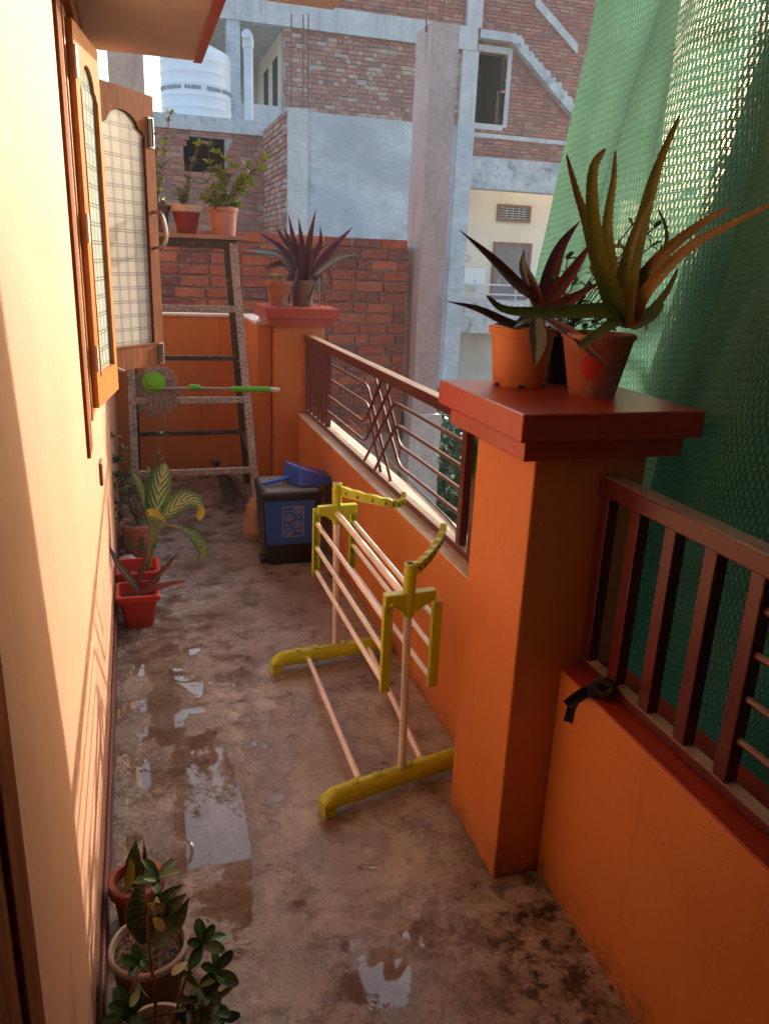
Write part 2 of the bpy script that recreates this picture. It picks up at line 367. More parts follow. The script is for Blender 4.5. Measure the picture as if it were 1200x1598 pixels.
M['terradk'] = paint('dark_terracotta', (.19, .10, .07), (.12, .07, .05), 8, .85, .4, 40, dirt=(.26, .2, .17), dscale=9)
M['terrapink'] = paint('pink_terracotta', (.56, .24, .17), None, 6, .7, .2)
M['maroonpot'] = paint('maroon_pot', (.26, .02, .03), None, 6, .5, .1)
M['whiteband'] = paint('cream_pot_band', (.62, .44, .34), None, 9, .7, .2)
M['blackpot'] = paint('black_nursery_pot', (.03, .025, .025), None, 6, .5, .2)
M['rim'] = paint('pale_cement_rim', (.45, .36, .30), None, 12, .85, .4)
M['soil'] = paint('loose_soil', (.16, .105, .08), (.06, .04, .03), 55, .95, 1., 60, dirt=(.36, .26, .2), dscale=60, dlo=.55, dhi=.62)
M['stem'] = paint('brown_stem', (.20, .12, .08), None, 20, .7)
M['stemred'] = paint('reddish_stem', (.26, .10, .06), None, 20, .6)
M['stemgreen'] = paint('green_stem', (.17, .24, .06), None, 20, .5)
M['redmark'] = paint('red_paint_blot', (.50, .025, .015), None, 20, .6)
M['plastic'] = paint('clear_bag_plastic', (.6, .6, .6), None, 10, .15, .4, 12)
M['blackcloth'] = paint('black_cloth', (.018, .016, .018), None, 20, .95)
M['greencloth'] = paint('green_cloth', (.05, .13, .05), None, 20, .95)
M['aloe'] = leafmat('aloe_leaf', (.17, .23, .035), (.27, .26, .045), rough=.38, trans=.08)
M['aloebrown'] = leafmat('sunburnt_aloe_leaf', (.33, .19, .05), (.22, .18, .04), rough=.4, trans=.1)
M['trad'] = leafmat('purple_tradescantia_leaf', (.30, .05, .06), (.20, .045, .055), (.11, .09, .08), 'stripe', .3, .32)
M['traddk'] = leafmat('dark_tradescantia_leaf', (.12, .05, .05), (.15, .065, .055), (.16, .045, .055), 'stripe', .3, .3)
M['tradgreen'] = leafmat('silvery_tradescantia_leaf', (.12, .155, .135), (.15, .19, .165), (.32, .36, .33), 'stripe', .28, .15)
M['rhoeo'] = leafmat('purple_boatlily_leaf', (.16, .03, .08), (.10, .03, .065), (.08, .08, .07), 'edge', .28, .25)
M['dieff'] = leafmat('dieffenbachia_leaf', (.035, .14, .07), (.06, .19, .08), (.36, .46, .27), 'cream', .3, .25)
M['yleaf'] = leafmat('yellowing_leaf', (.46, .42, .05), (.34, .38, .05), rough=.35, trans=.3)
M['sansa'] = leafmat('dark_sansevieria_leaf', (.03, .055, .028), (.045, .07, .032), (.11, .14, .07), 'band', .3, .04)
M['jade'] = leafmat('glossy_green_leaf', (.04, .11, .035), (.065, .15, .045), (.18, .27, .12), 'rib', .25, .15)
M['jadebright'] = leafmat('bright_green_leaf', (.26, .38, .04), (.36, .44, .06), (.3, .4, .1), 'rib', .35, .55)
M['jadeyel'] = leafmat('pale_cream_leaf', (.5, .46, .2), (.42, .34, .12), rough=.35, trans=.25)
M['jadegrey'] = leafmat('dull_green_leaf', (.16, .22, .08), (.21, .27, .10), (.28, .34, .14), 'rib', .4, .25)
M['spider'] = leafmat('spider_plant_leaf', (.30, .36, .10), (.5, .5, .22), rough=.4, trans=.35)
M['treeleaf'] = leafmat('tree_leaf', (.035, .085, .035), (.05, .12, .04), rough=.45, trans=.25)

# ------------------------------------------------------------------ mesh helpers
class MB:
    def __init__(s): s.v = []; s.f = []; s.mi = []; s.uv = []; s.smooth = False; s.has_uv = False
    def add(s, vs, fs, mi=0, uvs=None):
        o = len(s.v); s.v += [Vector(v) for v in vs]
        for f in fs: s.f.append([o + i for i in f]); s.mi.append(mi)
        if uvs: s.has_uv = True
        s.uv += list(uvs) if uvs else [(0, 0)] * len(vs)
        return s
    def box(s, a, b, mi=0, mat=None):
        x0, y0, z0 = a; x1, y1, z1 = b
        vs = [(x0, y0, z0), (x1, y0, z0), (x1, y1, z0), (x0, y1, z0), (x0, y0, z1), (x1, y0, z1), (x1, y1, z1), (x0, y1, z1)]
        if mat is not None: vs = [mat @ Vector(v) for v in vs]
        return s.add(vs, [(0, 3, 2, 1), (4, 5, 6, 7), (0, 1, 5, 4), (1, 2, 6, 5), (2, 3, 7, 6), (3, 0, 4, 7)], mi)
    def bar(s, p, q, w, h, mi=0, up=(0, 0, 1)):
        p, q = Vector(p), Vector(q); d = q - p; L = d.length; d.normalize()
        u = Vector(up)
        if abs(d.dot(u)) > .98: u = Vector((0, 1, 0))
        r = d.cross(u).normalized(); u = r.cross(d)
        m = Matrix((r, d, u)).transposed().to_4x4(); m.translation = p
        return s.box((-w / 2, 0, -h / 2), (w / 2, L, h / 2), mi, m)
    def tube(s, pts, r, n=10, mi=0, caps=True):
        pts = [Vector(p) for p in pts]; rs = r if isinstance(r, (list, tuple)) else [r] * len(pts)
        vs = []; prev = None
        for i, p in enumerate(pts):
            d = (pts[min(i + 1, len(pts) - 1)] - pts[max(i - 1, 0)]).normalized()
            if prev is None: a = d.orthogonal().normalized()
            else: a = (prev - d * prev.dot(d)).normalized()
            prev = a; b = d.cross(a)
            for k in range(n):
                t = 2 * math.pi * k / n; vs.append(p + (a * math.cos(t) + b * math.sin(t)) * rs[i])
        fs = [(i * n + k, i * n + (k + 1) % n, (i + 1) * n + (k + 1) % n, (i + 1) * n + k) for i in range(len(pts) - 1) for k in range(n)]
        if caps: fs += [tuple(range(n))[::-1], tuple((len(pts) - 1) * n + k for k in range(n))]
        return s.add(vs, fs, mi)
    def lathe(s, prof, c=(0, 0, 0), n=32, mi=0, closed=False, sx=1, sy=1, wob=0):
        c = Vector(c); vs = []
        for r, z in prof:
            for k in range(n):
                t = 2 * math.pi * k / n; q = 1 + wob * noise.noise(Vector((math.cos(t) * 1.3, math.sin(t) * 1.3, z * 9)))
                vs.append(c + Vector((r * sx * q * math.cos(t), r * sy * q * math.sin(t), z)))
        fs = [(i * n + k, i * n + (k + 1) % n, (i + 1) * n + (k + 1) % n, (i + 1) * n + k) for i in range(len(prof) - 1) for k in range(n)]
        if closed: fs += [tuple(range(n))[::-1], tuple((len(prof) - 1) * n + k for k in range(n))]
        return s.add(vs, fs, mi)
    def prism(s, poly, d, mi=0):
        """poly: 3D points of one face, d: extrusion vector"""
        n = len(poly); d = Vector(d); a = [Vector(p) for p in poly]; b = [p + d for p in a]
        fs = [tuple(range(n))[::-1], tuple(range(n, 2 * n))] + [(k, (k + 1) % n, n + (k + 1) % n, n + k) for k in range(n)]
        return s.add(a + b, fs, mi)
    def build(s, name, mats, parent=None, smooth=False, bevel=0, label=None, kind=None, seg=2, angle=40):
        me = bpy.data.meshes.new(name)
        off = root_loc(parent) if parent is not None else Vector((0, 0, 0))
        me.from_pydata([v - off for v in s.v], [], s.f)
        if not isinstance(mats, (list, tuple)): mats = [mats]
        for m in mats: me.materials.append(m)
        if len(mats) > 1: me.polygons.foreach_set('material_index', s.mi)
        if s.has_uv:
            uv = me.uv_layers.new(name='UVMap')
            for l in me.loops: uv.data[l.index].uv = s.uv[l.vertex_index]
        if smooth:
            me.polygons.foreach_set('use_smooth', [True] * len(me.polygons))
            try: me.set_sharp_from_angle(angle=math.radians(angle))
            except Exception: pass
        me.update()
        o = bpy.data.objects.new(name, me); COL.objects.link(o)
        if parent is not None: o.parent = parent
        if bevel:
            md = o.modifiers.new('bevel', 'BEVEL'); md.width = bevel; md.segments = seg; md.limit_method = 'ANGLE'
        if label: o['label'] = label
        if kind: o['kind'] = kind
        return o
def root_loc(o):
    v = Vector((0, 0, 0))
    while o is not None: v += o.location; o = o.parent
    return v
def thing(name, loc, label, cat, group=None, kind=None):
    o = bpy.data.objects.new(name, None); COL.objects.link(o); o.location = loc; o.empty_display_size = .05
    return tag(o, label, cat, group, kind)
def tag(o, label, cat=None, group=None, kind=None):
    if label: o['label'] = label
    if cat: o['category'] = cat
    if group: o['group'] = group
    if kind: o['kind'] = kind
    return o
def struct(o, label=None): o['kind'] = 'structure'; 
def inst(name, me, parent, mat4):
    o = bpy.data.objects.new(name, me); COL.objects.link(o); o.parent = parent
    m = Matrix.Translation(-root_loc(parent)) @ mat4 if parent is not None else mat4
    o.matrix_local = m; return o
def spline(pts, n):
    pts = [Vector(p) for p in pts]; P = [2 * pts[0] - pts[1]] + pts + [2 * pts[-1] - pts[-2]]
    out = []; segs = len(pts) - 1
    for i in range(n):
        t = i / (n - 1) * segs; k = min(int(t), segs - 1); u = t - k
        a, b, c, d = P[k:k + 4]
        out.append(.5 * ((2 * b) + (c - a) * u + (2 * a - 5 * b + 4 * c - d) * u * u + (3 * b - a - 3 * c + d) * u ** 3))
    return out

def blade(pts, width, mat, parent, name='leaf', n=14, prof='strap', fold=.25, thick=.002, facing=None, twist=0, teeth=0, tip=0.02):
    """one long leaf along pts, width in metres; cross-section is a V with real thickness"""
    c = spline(pts, n); b = MB(); vs = []; uvs = []
    for i, p in enumerate(c):
        t = i / (n - 1)
        d = (c[min(i + 1, n - 1)] - c[max(i - 1, 0)]).normalized()
        f = Vector(facing) if facing is not None else (EYE - p)
        f = (f.normalized() + Vector((0, 0, .35)))
        side = d.cross(f)
        if side.length < .15: side = d.cross(Vector((0, 0, 1)))
        side.normalize(); nor = side.cross(d).normalized()
        if twist:
            R = Matrix.Rotation(twist * t, 3, d); side = R @ side; nor = R @ nor
        if prof == 'strap': w = (.55 + .45 * min(1, t * 3)) * (1 - max(0, (t - .35) / .65) ** 1.8)
        elif prof == 'aloe': w = (1.12 - t) ** .8 if t < .98 else .1
        elif prof == 'oval': w = math.sin(math.pi * min(1, .06 + t * .94)) ** .72
        elif prof == 'sword': w = (.62 + .38 * min(1, t * 2.5)) * (1 - max(0, (t - .40) / .6) ** 1.7)
        else: w = 1
        w = max(w, tip) * width / 2
        th = thick * (1 - .8 * t)
        rows = ((-1, .0), (-.5, .5), (0, 1), (.5, .5), (1, 0))
        for u, k in rows: vs.append(p + side * (u * w) - nor * (fold * w * k)); uvs.append((.5 + u / 2, t))
        for u, k in rows[::-1]: vs.append(p + side * (u * w) - nor * (fold * w * k + th * (1.0 if abs(u) < 1 else .25))); uvs.append((.5 + u / 2, t))
    m = 10
    fs = [(i * m + k, i * m + (k + 1) % m, (i + 1) * m + (k + 1) % m, (i + 1) * m + k) for i in range(n - 1) for k in range(m)]
    fs += [tuple(range(m))[::-1], tuple((n - 1) * m + k for k in range(m))]
    b.add(vs, fs, 0, uvs)
    if teeth:
        for q in range(teeth):
            t = (q + .5) / teeth * .92; i = min(int(t * (n - 1)), n - 2); a = t * (n - 1) - i
            for e in (0, 4):
                p0 = vs[i * m + e].lerp(vs[(i + 1) * m + e], a); cc = c[i].lerp(c[i + 1], a); o = (p0 - cc).normalized(); dd = (c[i + 1] - c[i]).normalized()
                s_ = .0024
                b.add([p0 - dd * s_ * .8, p0 + dd * s_ * .8, p0 + o * s_ * 1.5 + dd * s_, p0 - (c[i] - EYE).normalized() * s_ * .6], [(0, 1, 2), (0, 2, 3), (1, 3, 2), (0, 3, 1)], 0, [(.5, t)] * 4)
    return b.build(name, mat, parent, smooth=True, angle=60)

def small_leaf_mesh(name, mat, L=1., w=.5, cup=.18, n=7):
    """unit leaf along +X, face up +Z, thin closed shell"""
    b = MB(); vs = []; uvs = []
    for i in range(n):
        t = i / (n - 1); ww = w / 2 * max(.06, math.sin(math.pi * min(.93, .04 + t ** 1.45 * .93)) ** .62)
        z = -cup * t * t
        for u in (-1, 0, 1): vs.append((t * L, u * ww, z + abs(u) * ww * .35)); uvs.append((.5 + u / 2, t))
        for u in (1, 0, -1): vs.append((t * L, u * ww, z + abs(u) * ww * .35 - .018)); uvs.append((.5 + u / 2, t))
    m = 6
    fs = [(i * m + k, (i + 1) * m + k, (i + 1) * m + (k + 1) % m, i * m + (k + 1) % m) for i in range(n - 1) for k in range(m)]
    fs += [tuple(range(m)), tuple((n - 1) * m + k for k in range(m))[::-1]]
    b.add(vs, fs, 0, uvs)
    me = b.build(name, mat, None, smooth=True, angle=60); d = me.data; bpy.data.objects.remove(me); return d

def rosette(parent, c, axis, me, n, size, spread=1.0, name='leaf', rnd=random):
    axis = Vector(axis).normalized(); a = axis.orthogonal().normalized(); b = axis.cross(a)
    ph = rnd.uniform(0, 6.28)
    for k in range(n):
        t = ph + k * 2.399; el = spread * (.35 + .65 * (k + 1) / n)
        d = (a * math.cos(t) + b * math.sin(t)) * math.sin(el) + axis * math.cos(el)
        zz = (axis - d * axis.dot(d))
        if zz.length < .05: zz = a
        zz.normalize(); yy = zz.cross(d)
        s_ = size * rnd.uniform(.75, 1.1)
        m = Matrix((d, yy, zz)).transposed().to_4x4(); m = Matrix.Translation(Vector(c)) @ m @ Matrix.Rotation(rnd.uniform(-.35, .35), 4, 'X') @ Matrix.Scale(s_, 4)
        inst(name, me, parent, m)

# ------------------------------------------------------------------ brick fields
def brick_variants(L, H, D, mats, jit):
    out = []
    for k in range(8):
        rnd = random.Random(k * 13 + int(L * 1000)); b = MB(); c = min(H, D) * .10
        # chamfered brick, lightly uneven
        xs, ys, zs = L / 2, D / 2, H / 2
        vs = []
        for (x, z) in ((-1, -1), (1, -1), (1, 1), (-1, 1)):
            j = lambda: rnd.uniform(-jit, jit)
            vs.append((x * (xs - c) + j(), -ys + j() * .6, z * (zs - c) + j()))
        for (x, z) in ((-1, -1), (1, -1), (1, 1), (-1, 1)): vs.append((x * xs, -ys + c * 1.3, z * zs))
        for (x, z) in ((-1, -1), (1, -1), (1, 1), (-1, 1)): vs.append((x * xs, ys, z * zs))
        fs = [(0, 1, 2, 3)] + [(i + 4 * r, 4 * (r + 1) + i, 4 * (r + 1) + (i + 1) % 4, (i + 1) % 4 + 4 * r) for r in (0, 1) for i in range(4)] + [(11, 10, 9, 8)]
        b.add(vs, fs); o = b.build('brick', mats[k % len(mats)], None); me = o.data; bpy.data.objects.remove(o); out.append(me)
    return out

def brick_field(parent, p0, ax, width, z0, z1, L=.23, H=.075, joint=.012, D=.05, mats=NB, holes=(), maxn=300, clip=None, jit=.003, yaw=0, header=.12, proud=.0, skip=.0, seed=1):
    """bricks on the plane through p0 along the unit vector ax, outward normal = ax rotated -90 deg about z"""
    rnd = random.Random(seed); ax = Vector(ax).normalized(); nor = Vector((ax.y, -ax.x, 0))
    var = brick_variants(L, H, D, mats, jit); step = H + joint
    spots = []; row = 0; z = z0
    while z + H * .6 < z1:
        x = -rnd.uniform(0, L) if row % 2 else -rnd.uniform(0, L * .5)
        while x < width:
            l = L if rnd.random() > header else L * .48
            a, e = max(x, 0), min(x + l, width)
            if e - a > L * .18:
                cx = (a + e) / 2; cz = z + H / 2
                ok = not any(h[0] < cx < h[1] and h[2] < cz < h[3] for h in holes) and (clip is None or clip(cx, cz)) and rnd.random() >= skip
                if ok: spots.append((cx, cz, e - a))
            x += l + joint
        z += step; row += 1
    P = lambda cx, cz, off: Vector((p0[0], p0[1], 0)) + ax * cx + nor * off + Vector((0, 0, cz))
    view = lambda q: (P(q[0], q[1], 0) - EYE).length
    def inframe(q):
        v = Matrix(MR).transposed() @ (P(q[0], q[1], 0) - EYE)
        if v.z > 0: return 1
        X, Y = 600 - 1218 * v.x / v.z, 799 + 1218 * v.y / v.z
        return 0 if -20 < X < 1220 and -20 < Y < 1620 else 1
    spots.sort(key=lambda q: (inframe(q), view(q)))
    R = Matrix((ax, -nor, Vector((0, 0, 1)))).transposed().to_4x4()
    rest = MB()
    for i, (cx, cz, l) in enumerate(spots):
        off = rnd.uniform(-.004, .006) + proud - D / 2 + .012
        m = Matrix.Translation(P(cx, cz, off)) @ R @ Matrix.Rotation(rnd.uniform(-.012, .012), 4, 'Y') @ Matrix.Diagonal((l / L, 1, rnd.uniform(.93, 1.03), 1))
        me = var[rnd.randrange(8)]
        if i < maxn: inst('brick', me, parent, m)
        else: rest.add([m @ v.co for v in me.vertices], [tuple(p.vertices) for p in me.polygons], rnd.randrange(4))
    if rest.v: rest.build('brickwork', mats, parent, kind='stuff')

# ================================================================== SETTING
b = MB(); b.add([(-300, -300, -3.3), (300, -300, -3.3), (300, 300, -3.3), (-300, 300, -3.3)], [(0, 1, 2, 3)])
M['ground'] = concrete('dusty_ground', (.26, .21, .17), (.20, .17, .13), (.12, .13, .08), .4, False)
struct(b.build('ground', M['ground']))
b = MB(); b.box((-.35, -2.0, -.14), (1.17, 6.0, 0))
struct(b.build('floor', M['floor']))

# ================================================================== HOUSE
XW = -.15
house = thing('house_wall', (XW, 0, 0), 'peach painted house wall with teak window and red skirting beside the balcony', 'wall')
b = MB()   # wall with window opening y 2.70..3.56, z 1.08..2.26
for y0, y1, z0, z1 in ((-2, 2.70, 0, 3.0), (3.56, 5.99, 0, 3.0), (2.70, 3.56, 0, 1.06), (2.70, 3.56, 2.29, 3.0)):
    b.box((XW - .2, y0, z0), (XW, y1, z1))
b.build('wall', M['peach'], house)
MB().box((XW, .78, .0), (XW + .012, 5.85, .085)).build('skirting', M['skirt'], house, bevel=.004)
b = MB(); ye, xe = 3.72, .325
b.box((XW, 1.2, 2.36), (xe, ye, 2.44)); b.build('sunshade', M['cream'], house)
MB().box((xe - .035, 1.19, 2.352), (xe + .003, ye + .003, 2.447)).build('sunshade_edge', M['redpaint'], house, bevel=.003)
b = MB(); b.box((XW - .2, -2, 3.0), (1.22, 5.15, 3.14)); b.build('upper_balcony_slab', M['cream'], house)
# dark room behind the open window
b = MB(); b.box((XW - 1.6, 2.2, .6), (XW - .21, 4.0, 2.8)); b.f = [f[::-1] for f in b.f]; del b.f[3]; del b.mi[3]; b.build('room_interior', M['dark'], house)
wf = MB()
wf.box((XW - .09, 2.702, 1.062), (XW + .006, 2.75, 2.288)); wf.box((XW - .09, 3.51, 1.062), (XW + .006, 3.558, 2.288))
wf.box((XW - .09, 2.75, 1.062), (XW + .006, 3.51, 1.10)); wf.box((XW - .09, 2.75, 2.245), (XW + .006, 3.51, 2.288))
wfo = wf.build('window_frame', M['wood2'], house, bevel=.004)
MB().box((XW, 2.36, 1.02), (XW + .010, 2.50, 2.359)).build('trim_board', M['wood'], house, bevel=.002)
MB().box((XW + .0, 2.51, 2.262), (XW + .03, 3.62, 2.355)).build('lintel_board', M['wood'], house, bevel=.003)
MB().box((XW, 2.93, .775), (XW + .012, 3.02, .86)).build('wall_socket_plate', M['brownframe'], house, bevel=.004)
# door frame at the near left
df = MB()
for x0, x1, y0, y1 in ((0, .006, .30, .775), (.006, .012, .32, .735), (.012, .016, .34, .60), (.012, .018, .64, .70)):
    df.box((XW + x0, y0, 0), (XW + x1, y1, 2.2))
df.build('door_frame', M['wood'], house, bevel=.004)

def shutter(P0, P1, zb, zt, mat, gmat, label, flip):
    """hinged window leaf between ground points P0 (hinge) and P1"""
    P0, P1 = Vector((*P0, 0)), Vector((*P1, 0)); d = (P1 - P0); w = d.length; d.normalize(); nn = Vector((d.y, -d.x, 0))
    if nn.dot(EYE - P0) < 0: nn = -nn
    t = .028; st = .062
    o0 = MB(); F = lambda u, z, k=0: P0 + d * u + nn * k + Vector((0, 0, z))
    def slab(mb, u0, u1, z0, z1, k0=-t / 2, k1=t / 2):
        mb.prism([F(u0, z0, k0), F(u1, z0, k0), F(u1, z1, k0), F(u0, z1, k0)], nn * (k1 - k0))
    slab(o0, 0, st, zb, zt); slab(o0, w - st, w, zb, zt); slab(o0, st, w - st, zb, zb + .095)
    # arched top rail
    arc = []; zi = zt - .165; uw = w - 2 * st; N = 26
    for i in range(N + 1):
        s_ = i / N; q = abs(2 * s_ - 1)
        z = zi + (.018 + .062 * (1 - (q / .70) ** 2) ** .6 if q < .70 else .018 if q < .84 else .018 * max(0, 1 - ((q - .84) / .12)))
        arc.append((st + s_ * uw, z))
    poly = [F(u, z, -t / 2) for u, z in arc] + [F(w - st, zt, -t / 2), F(st, zt, -t / 2)]
    n0 = len(arc)
    for i in range(N):
        (u0, z0), (u1, z1) = arc[i], arc[i + 1]
        o0.prism([F(u0, z0, -t / 2), F(u1, z1, -t / 2), F(u1, zt, -t / 2), F(u0, zt, -t / 2)], nn * t)
    so_ = o0.build('window_shutter', mat, house, label=label)
    g = MB(); u0, u1, z0, z1 = st - .008, w - st + .008, zb + .088, zt - .05
    g.add([F(u0, z0, .002), F(u1, z0, .002), F(u1, z1, .002), F(u0, z1, .002), F(u0, z0, -.002), F(u1, z0, -.002), F(u1, z1, -.002), F(u0, z1, -.002)],
          [(0, 1, 2, 3), (7, 6, 5, 4), (0, 4, 5, 1), (1, 5, 6, 2), (2, 6, 7, 3), (3, 7, 4, 0)], 0, [(0, 0), (1, 0), (1, 1), (0, 1)] * 2)
    g.build('glass_pane', gmat, so_)
    bd = MB(); e = .008   # glazing bead
    for a, c in (((st, zb + .095), (w - st, zb + .103)), ((st, zb + .095), (st + e, zt - .17)), ((w - st - e, zb + .095), (w - st, zt - .17))):
        slab(bd, a[0], c[0], a[1], c[1], t / 2 - .012, t / 2 + .003)
    bd.build('glazing_bead', mat, so_)
    return so_, F, w
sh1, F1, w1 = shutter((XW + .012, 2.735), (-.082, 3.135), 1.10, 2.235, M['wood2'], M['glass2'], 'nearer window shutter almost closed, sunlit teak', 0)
for z in (1.22, 1.62, 2.08):
    MB().prism([F1(-.012, z, .016), F1(.016, z, .016), F1(.016, z + .085, .016), F1(-.012, z + .085, .016)], (F1(0, 0, .006) - F1(0, 0, 0))).build('hinge', M['agedsteel'], sh1)
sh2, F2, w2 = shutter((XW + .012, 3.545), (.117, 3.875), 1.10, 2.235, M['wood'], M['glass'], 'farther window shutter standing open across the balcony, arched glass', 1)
hb = MB(); hp = [F2(w2 - .028, 1.62, .016), F2(w2 - .022, 1.625, .05), F2(w2 - .012, 1.67, .062), F2(w2 - .012, 1.72, .056), F2(w2 - .02, 1.765, .045), F2(w2 - .028, 1.77, .016)]
hb.tube(spline(hp, 14), [.007, .008, .009, .010, .011, .011, .011, .011, .011, .010, .009, .008, .008, .007], 8); hb.build('handle', M['steel'], sh2, smooth=True)
for z0, z1 in ((1.105, 1.20), (2.03, 2.15)):
    tb = MB(); tb.prism([F2(w2 - .042, z0, .015), F2(w2 - .006, z0, .015), F2(w2 - .006, z1, .015), F2(w2 - .042, z1, .015)], F2(0, 0, .004) - F2(0, 0, 0))
    tb.tube([F2(w2 - .024, z0 + .004, .025), F2(w2 - .024, z1 - .004, .025)], .0055, 8); tb.tube([F2(w2 - .024, (z0 + z1) / 2, .025), F2(w2 + .0, (z0 + z1) / 2, .04)], .004, 6)
    tb.build('tower_bolt', M['agedsteel'], sh2)
hk = MB(); hk.tube([F2(.05, 1.13, .015), F2(.05, 1.12, .04), F2(.085, 1.105, .045)], .005, 6); hk.box((0, 0, 0), (.02, .004, .03), 0, Matrix.Translation(F2(.04, 1.115, .015))); hk.build('stay_hook', M['steel'], sh2)

# ================================================================== PARAPET, PILLARS
XP = .99
def parapet(name, y0, y1, label):
    t = thing(name, (XP, (y0 + y1) / 2, 0), label, 'wall')
    MB().box((XP, y0, -.02), (1.155, y1, .628)).build('wall', M['orange'], t, bevel=.003)
    s_ = MB(); nn = 40; pr = []
    s_.box((XP - .002, y0, .6285), (1.157, y1, .636)); s_.build('sill', M['sill'] if y0 > 1.6 else M['redpaint'], t, bevel=.002)
    return t
parapet('parapet_wall', 1.872, 4.985, 'orange low wall behind the lime clothes rack, between the two pillars')
parapet('parapet_wall', -2.0, 1.548, 'near orange low wall below the green netting, right of the frame')
rw = thing('added_rear_wall', (.5, -1.4, 0), 'unseen orange wall added behind the viewer to darken the near balcony', 'wall')  # unseen wall, added to keep light off the near balcony
MB().box((XW - .2, -1.55, 0), (1.17, -1.35, 3.0)).build('wall', M['orange'], rw)
bw = thing('end_wall', (.3, 5.85, 0), 'orange end wall of the balcony behind the step ladder, white coping', 'wall')
b = MB(); b.box((XW + .001, 5.852, 0), (.76, 5.97, 1.175)); b.build('wall', M['orange'], bw)
MB().box((.762, 5.19, 0), (.852, 5.97, 1.175)).build('return_wall', M['orange'], bw, bevel=.004)
c = MB(); c.box((XW + .001, 5.838, 1.1765), (.748, 5.985, 1.196)); c.box((.75, 5.175, 1.1765), (.853, 5.985, 1.196)); c.build('coping', M['wallcap'], bw, bevel=.003)
def pillar(y0, y1, label):
    t = thing('pillar', (1.0, (y0 + y1) / 2, 0), label, 'pillar')
    MB().box((.858, y0, 0), (1.157, y1, 1.196)).build('shaft', M['orange'], t, bevel=.005)
    MB().box((.793, y0 - .065, 1.1965), (1.20, y1 + .045, 1.2425)).build('cap_moulding', M['redpaint'], t, bevel=.003)
    MB().box((.772, y0 - .085, 1.243), (1.235, y1 + .09, 1.306)).build('cap', M['redpaint'], t, bevel=.004)
pillar(1.55, 1.87, 'near orange pillar with red cap carrying the aloe and purple plant')
pillar(4.99, 5.30, 'far orange pillar with red cap behind the bin, purple boat lily on top')

# ================================================================== RAILINGS
XR = 1.052
def railing(y0, y1, groups, label, cross=None, rods=None):
    t = thing('railing', (XR, (y0 + y1) / 2, .636), label, 'railing')
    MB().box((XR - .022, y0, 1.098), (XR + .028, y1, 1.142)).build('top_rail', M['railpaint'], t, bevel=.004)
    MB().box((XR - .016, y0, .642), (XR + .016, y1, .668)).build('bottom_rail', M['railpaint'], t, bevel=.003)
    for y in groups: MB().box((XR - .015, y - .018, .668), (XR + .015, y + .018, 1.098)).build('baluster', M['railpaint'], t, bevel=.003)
    def rod(pts):
        q = [Vector((XR + (pts[0][2] if len(pts[0]) > 2 else 0), p[0], p[1])) for p in pts]; path = []
        for i, p in enumerate(q):   # rounded corners
            if i in (0, len(q) - 1): path.append(p); continue
            a, c_ = q[i - 1], q[i + 1]; r = .05
            s0 = p + (a - p).normalized() * r; s1 = p + (c_ - p).normalized() * r
            for k in range(7): u = k / 6; path.append((1 - u) ** 2 * s0 + 2 * u * (1 - u) * p + u * u * s1)
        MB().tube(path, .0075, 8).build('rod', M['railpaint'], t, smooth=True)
    if cross:
        yl, yr = cross
        Z = (1.031, .943, .852, .763)
        zt, zb = 1.098, .668
        rod([(yl, Z[0], .008), (3.63, Z[0]), (3.205, zb)]); rod([(yl, Z[1], .008), (3.61, Z[1]), (3.36, zb)])
        rod([(yl, Z[2], -.008), (3.60, Z[2]), (3.345, zt)]); rod([(yl, Z[3], -.008), (3.58, Z[3]), (3.20, zt)])
        rod([(yr, Z[0], -.008), (3.15, Z[0]), (3.58, zb)]); rod([(yr, Z[1], -.008), (3.11, Z[1]), (3.40, zb)])
        rod([(yr, Z[2], .008), (3.11, Z[2]), (3.36, zt)]); rod([(yr, Z[3], .008), (3.10, Z[3]), (3.52, zt)])
    if rods:
        for z in (1.031, .943, .852, .763): rod([(rods[0], z), (rods[1], z)])
    return t
railing(1.871, 4.985, [4.96, 4.85, 4.735, 4.62, 4.51, 4.40, 2.37, 2.27, 2.15, 2.03, 1.92],
        'maroon railing with bent crossing rods on the sunlit sill between the pillars', cross=(4.39, 2.385))
railing(-2.0, 1.548, [1.525, 1.405, 1.28, 1.155, 1.03, -.3, -.42], 'near maroon railing of upright square bars in front of the green netting', rods=(1.02, -.28))
# cable lying on the sill
cb = MB(); cb.tube([at(545, 655, z=.643), at(600, 712, z=.641), at(650, 762, z=.641), at(700, 810, z=.641), at(722, 838, z=.641)], .004, 6)
tag(cb.build('cable', M['binblack'], None, smooth=True), 'thin black cable lying along the outer sill below the bent rods', 'cable')
# black cloth strip tied at the near rail
ct = thing('cloth_tie', (1.03, 1.50, .65), 'black cloth strip knotted round the first bar of the near railing', 'cloth')
blade([at(952, 1070, z=.668), at(935, 1070, z=.652), at(905, 1085, z=.648), at(885, 1100, z=.640)], .026, M['blackcloth'], ct, 'strip', prof='flat', thick=.003, fold=.3)
blade([at(948, 1080, z=.66), at(915, 1078, z=.652), at(897, 1092, x=.982), at(886, 1128, x=.981)], .024, M['blackcloth'], ct, 'strip', prof='flat', thick=.003, fold=.4)
k_ = MB(); kc = at(945, 1072, z=.668)
k_.tube(spline([kc + Vector(v) for v in ((-.02, .02, 0), (-.005, 0, .018), (.01, -.02, .004), (-.012, -.008, -.012), (-.02, .018, .004))], 16), .009, 8); k_.build('knot', M['blackcloth'], ct, smooth=True)
gt = thing('rag', at(742, 690, x=1.06), 'green rag hanging from the railing beside the near pillar', 'rag')
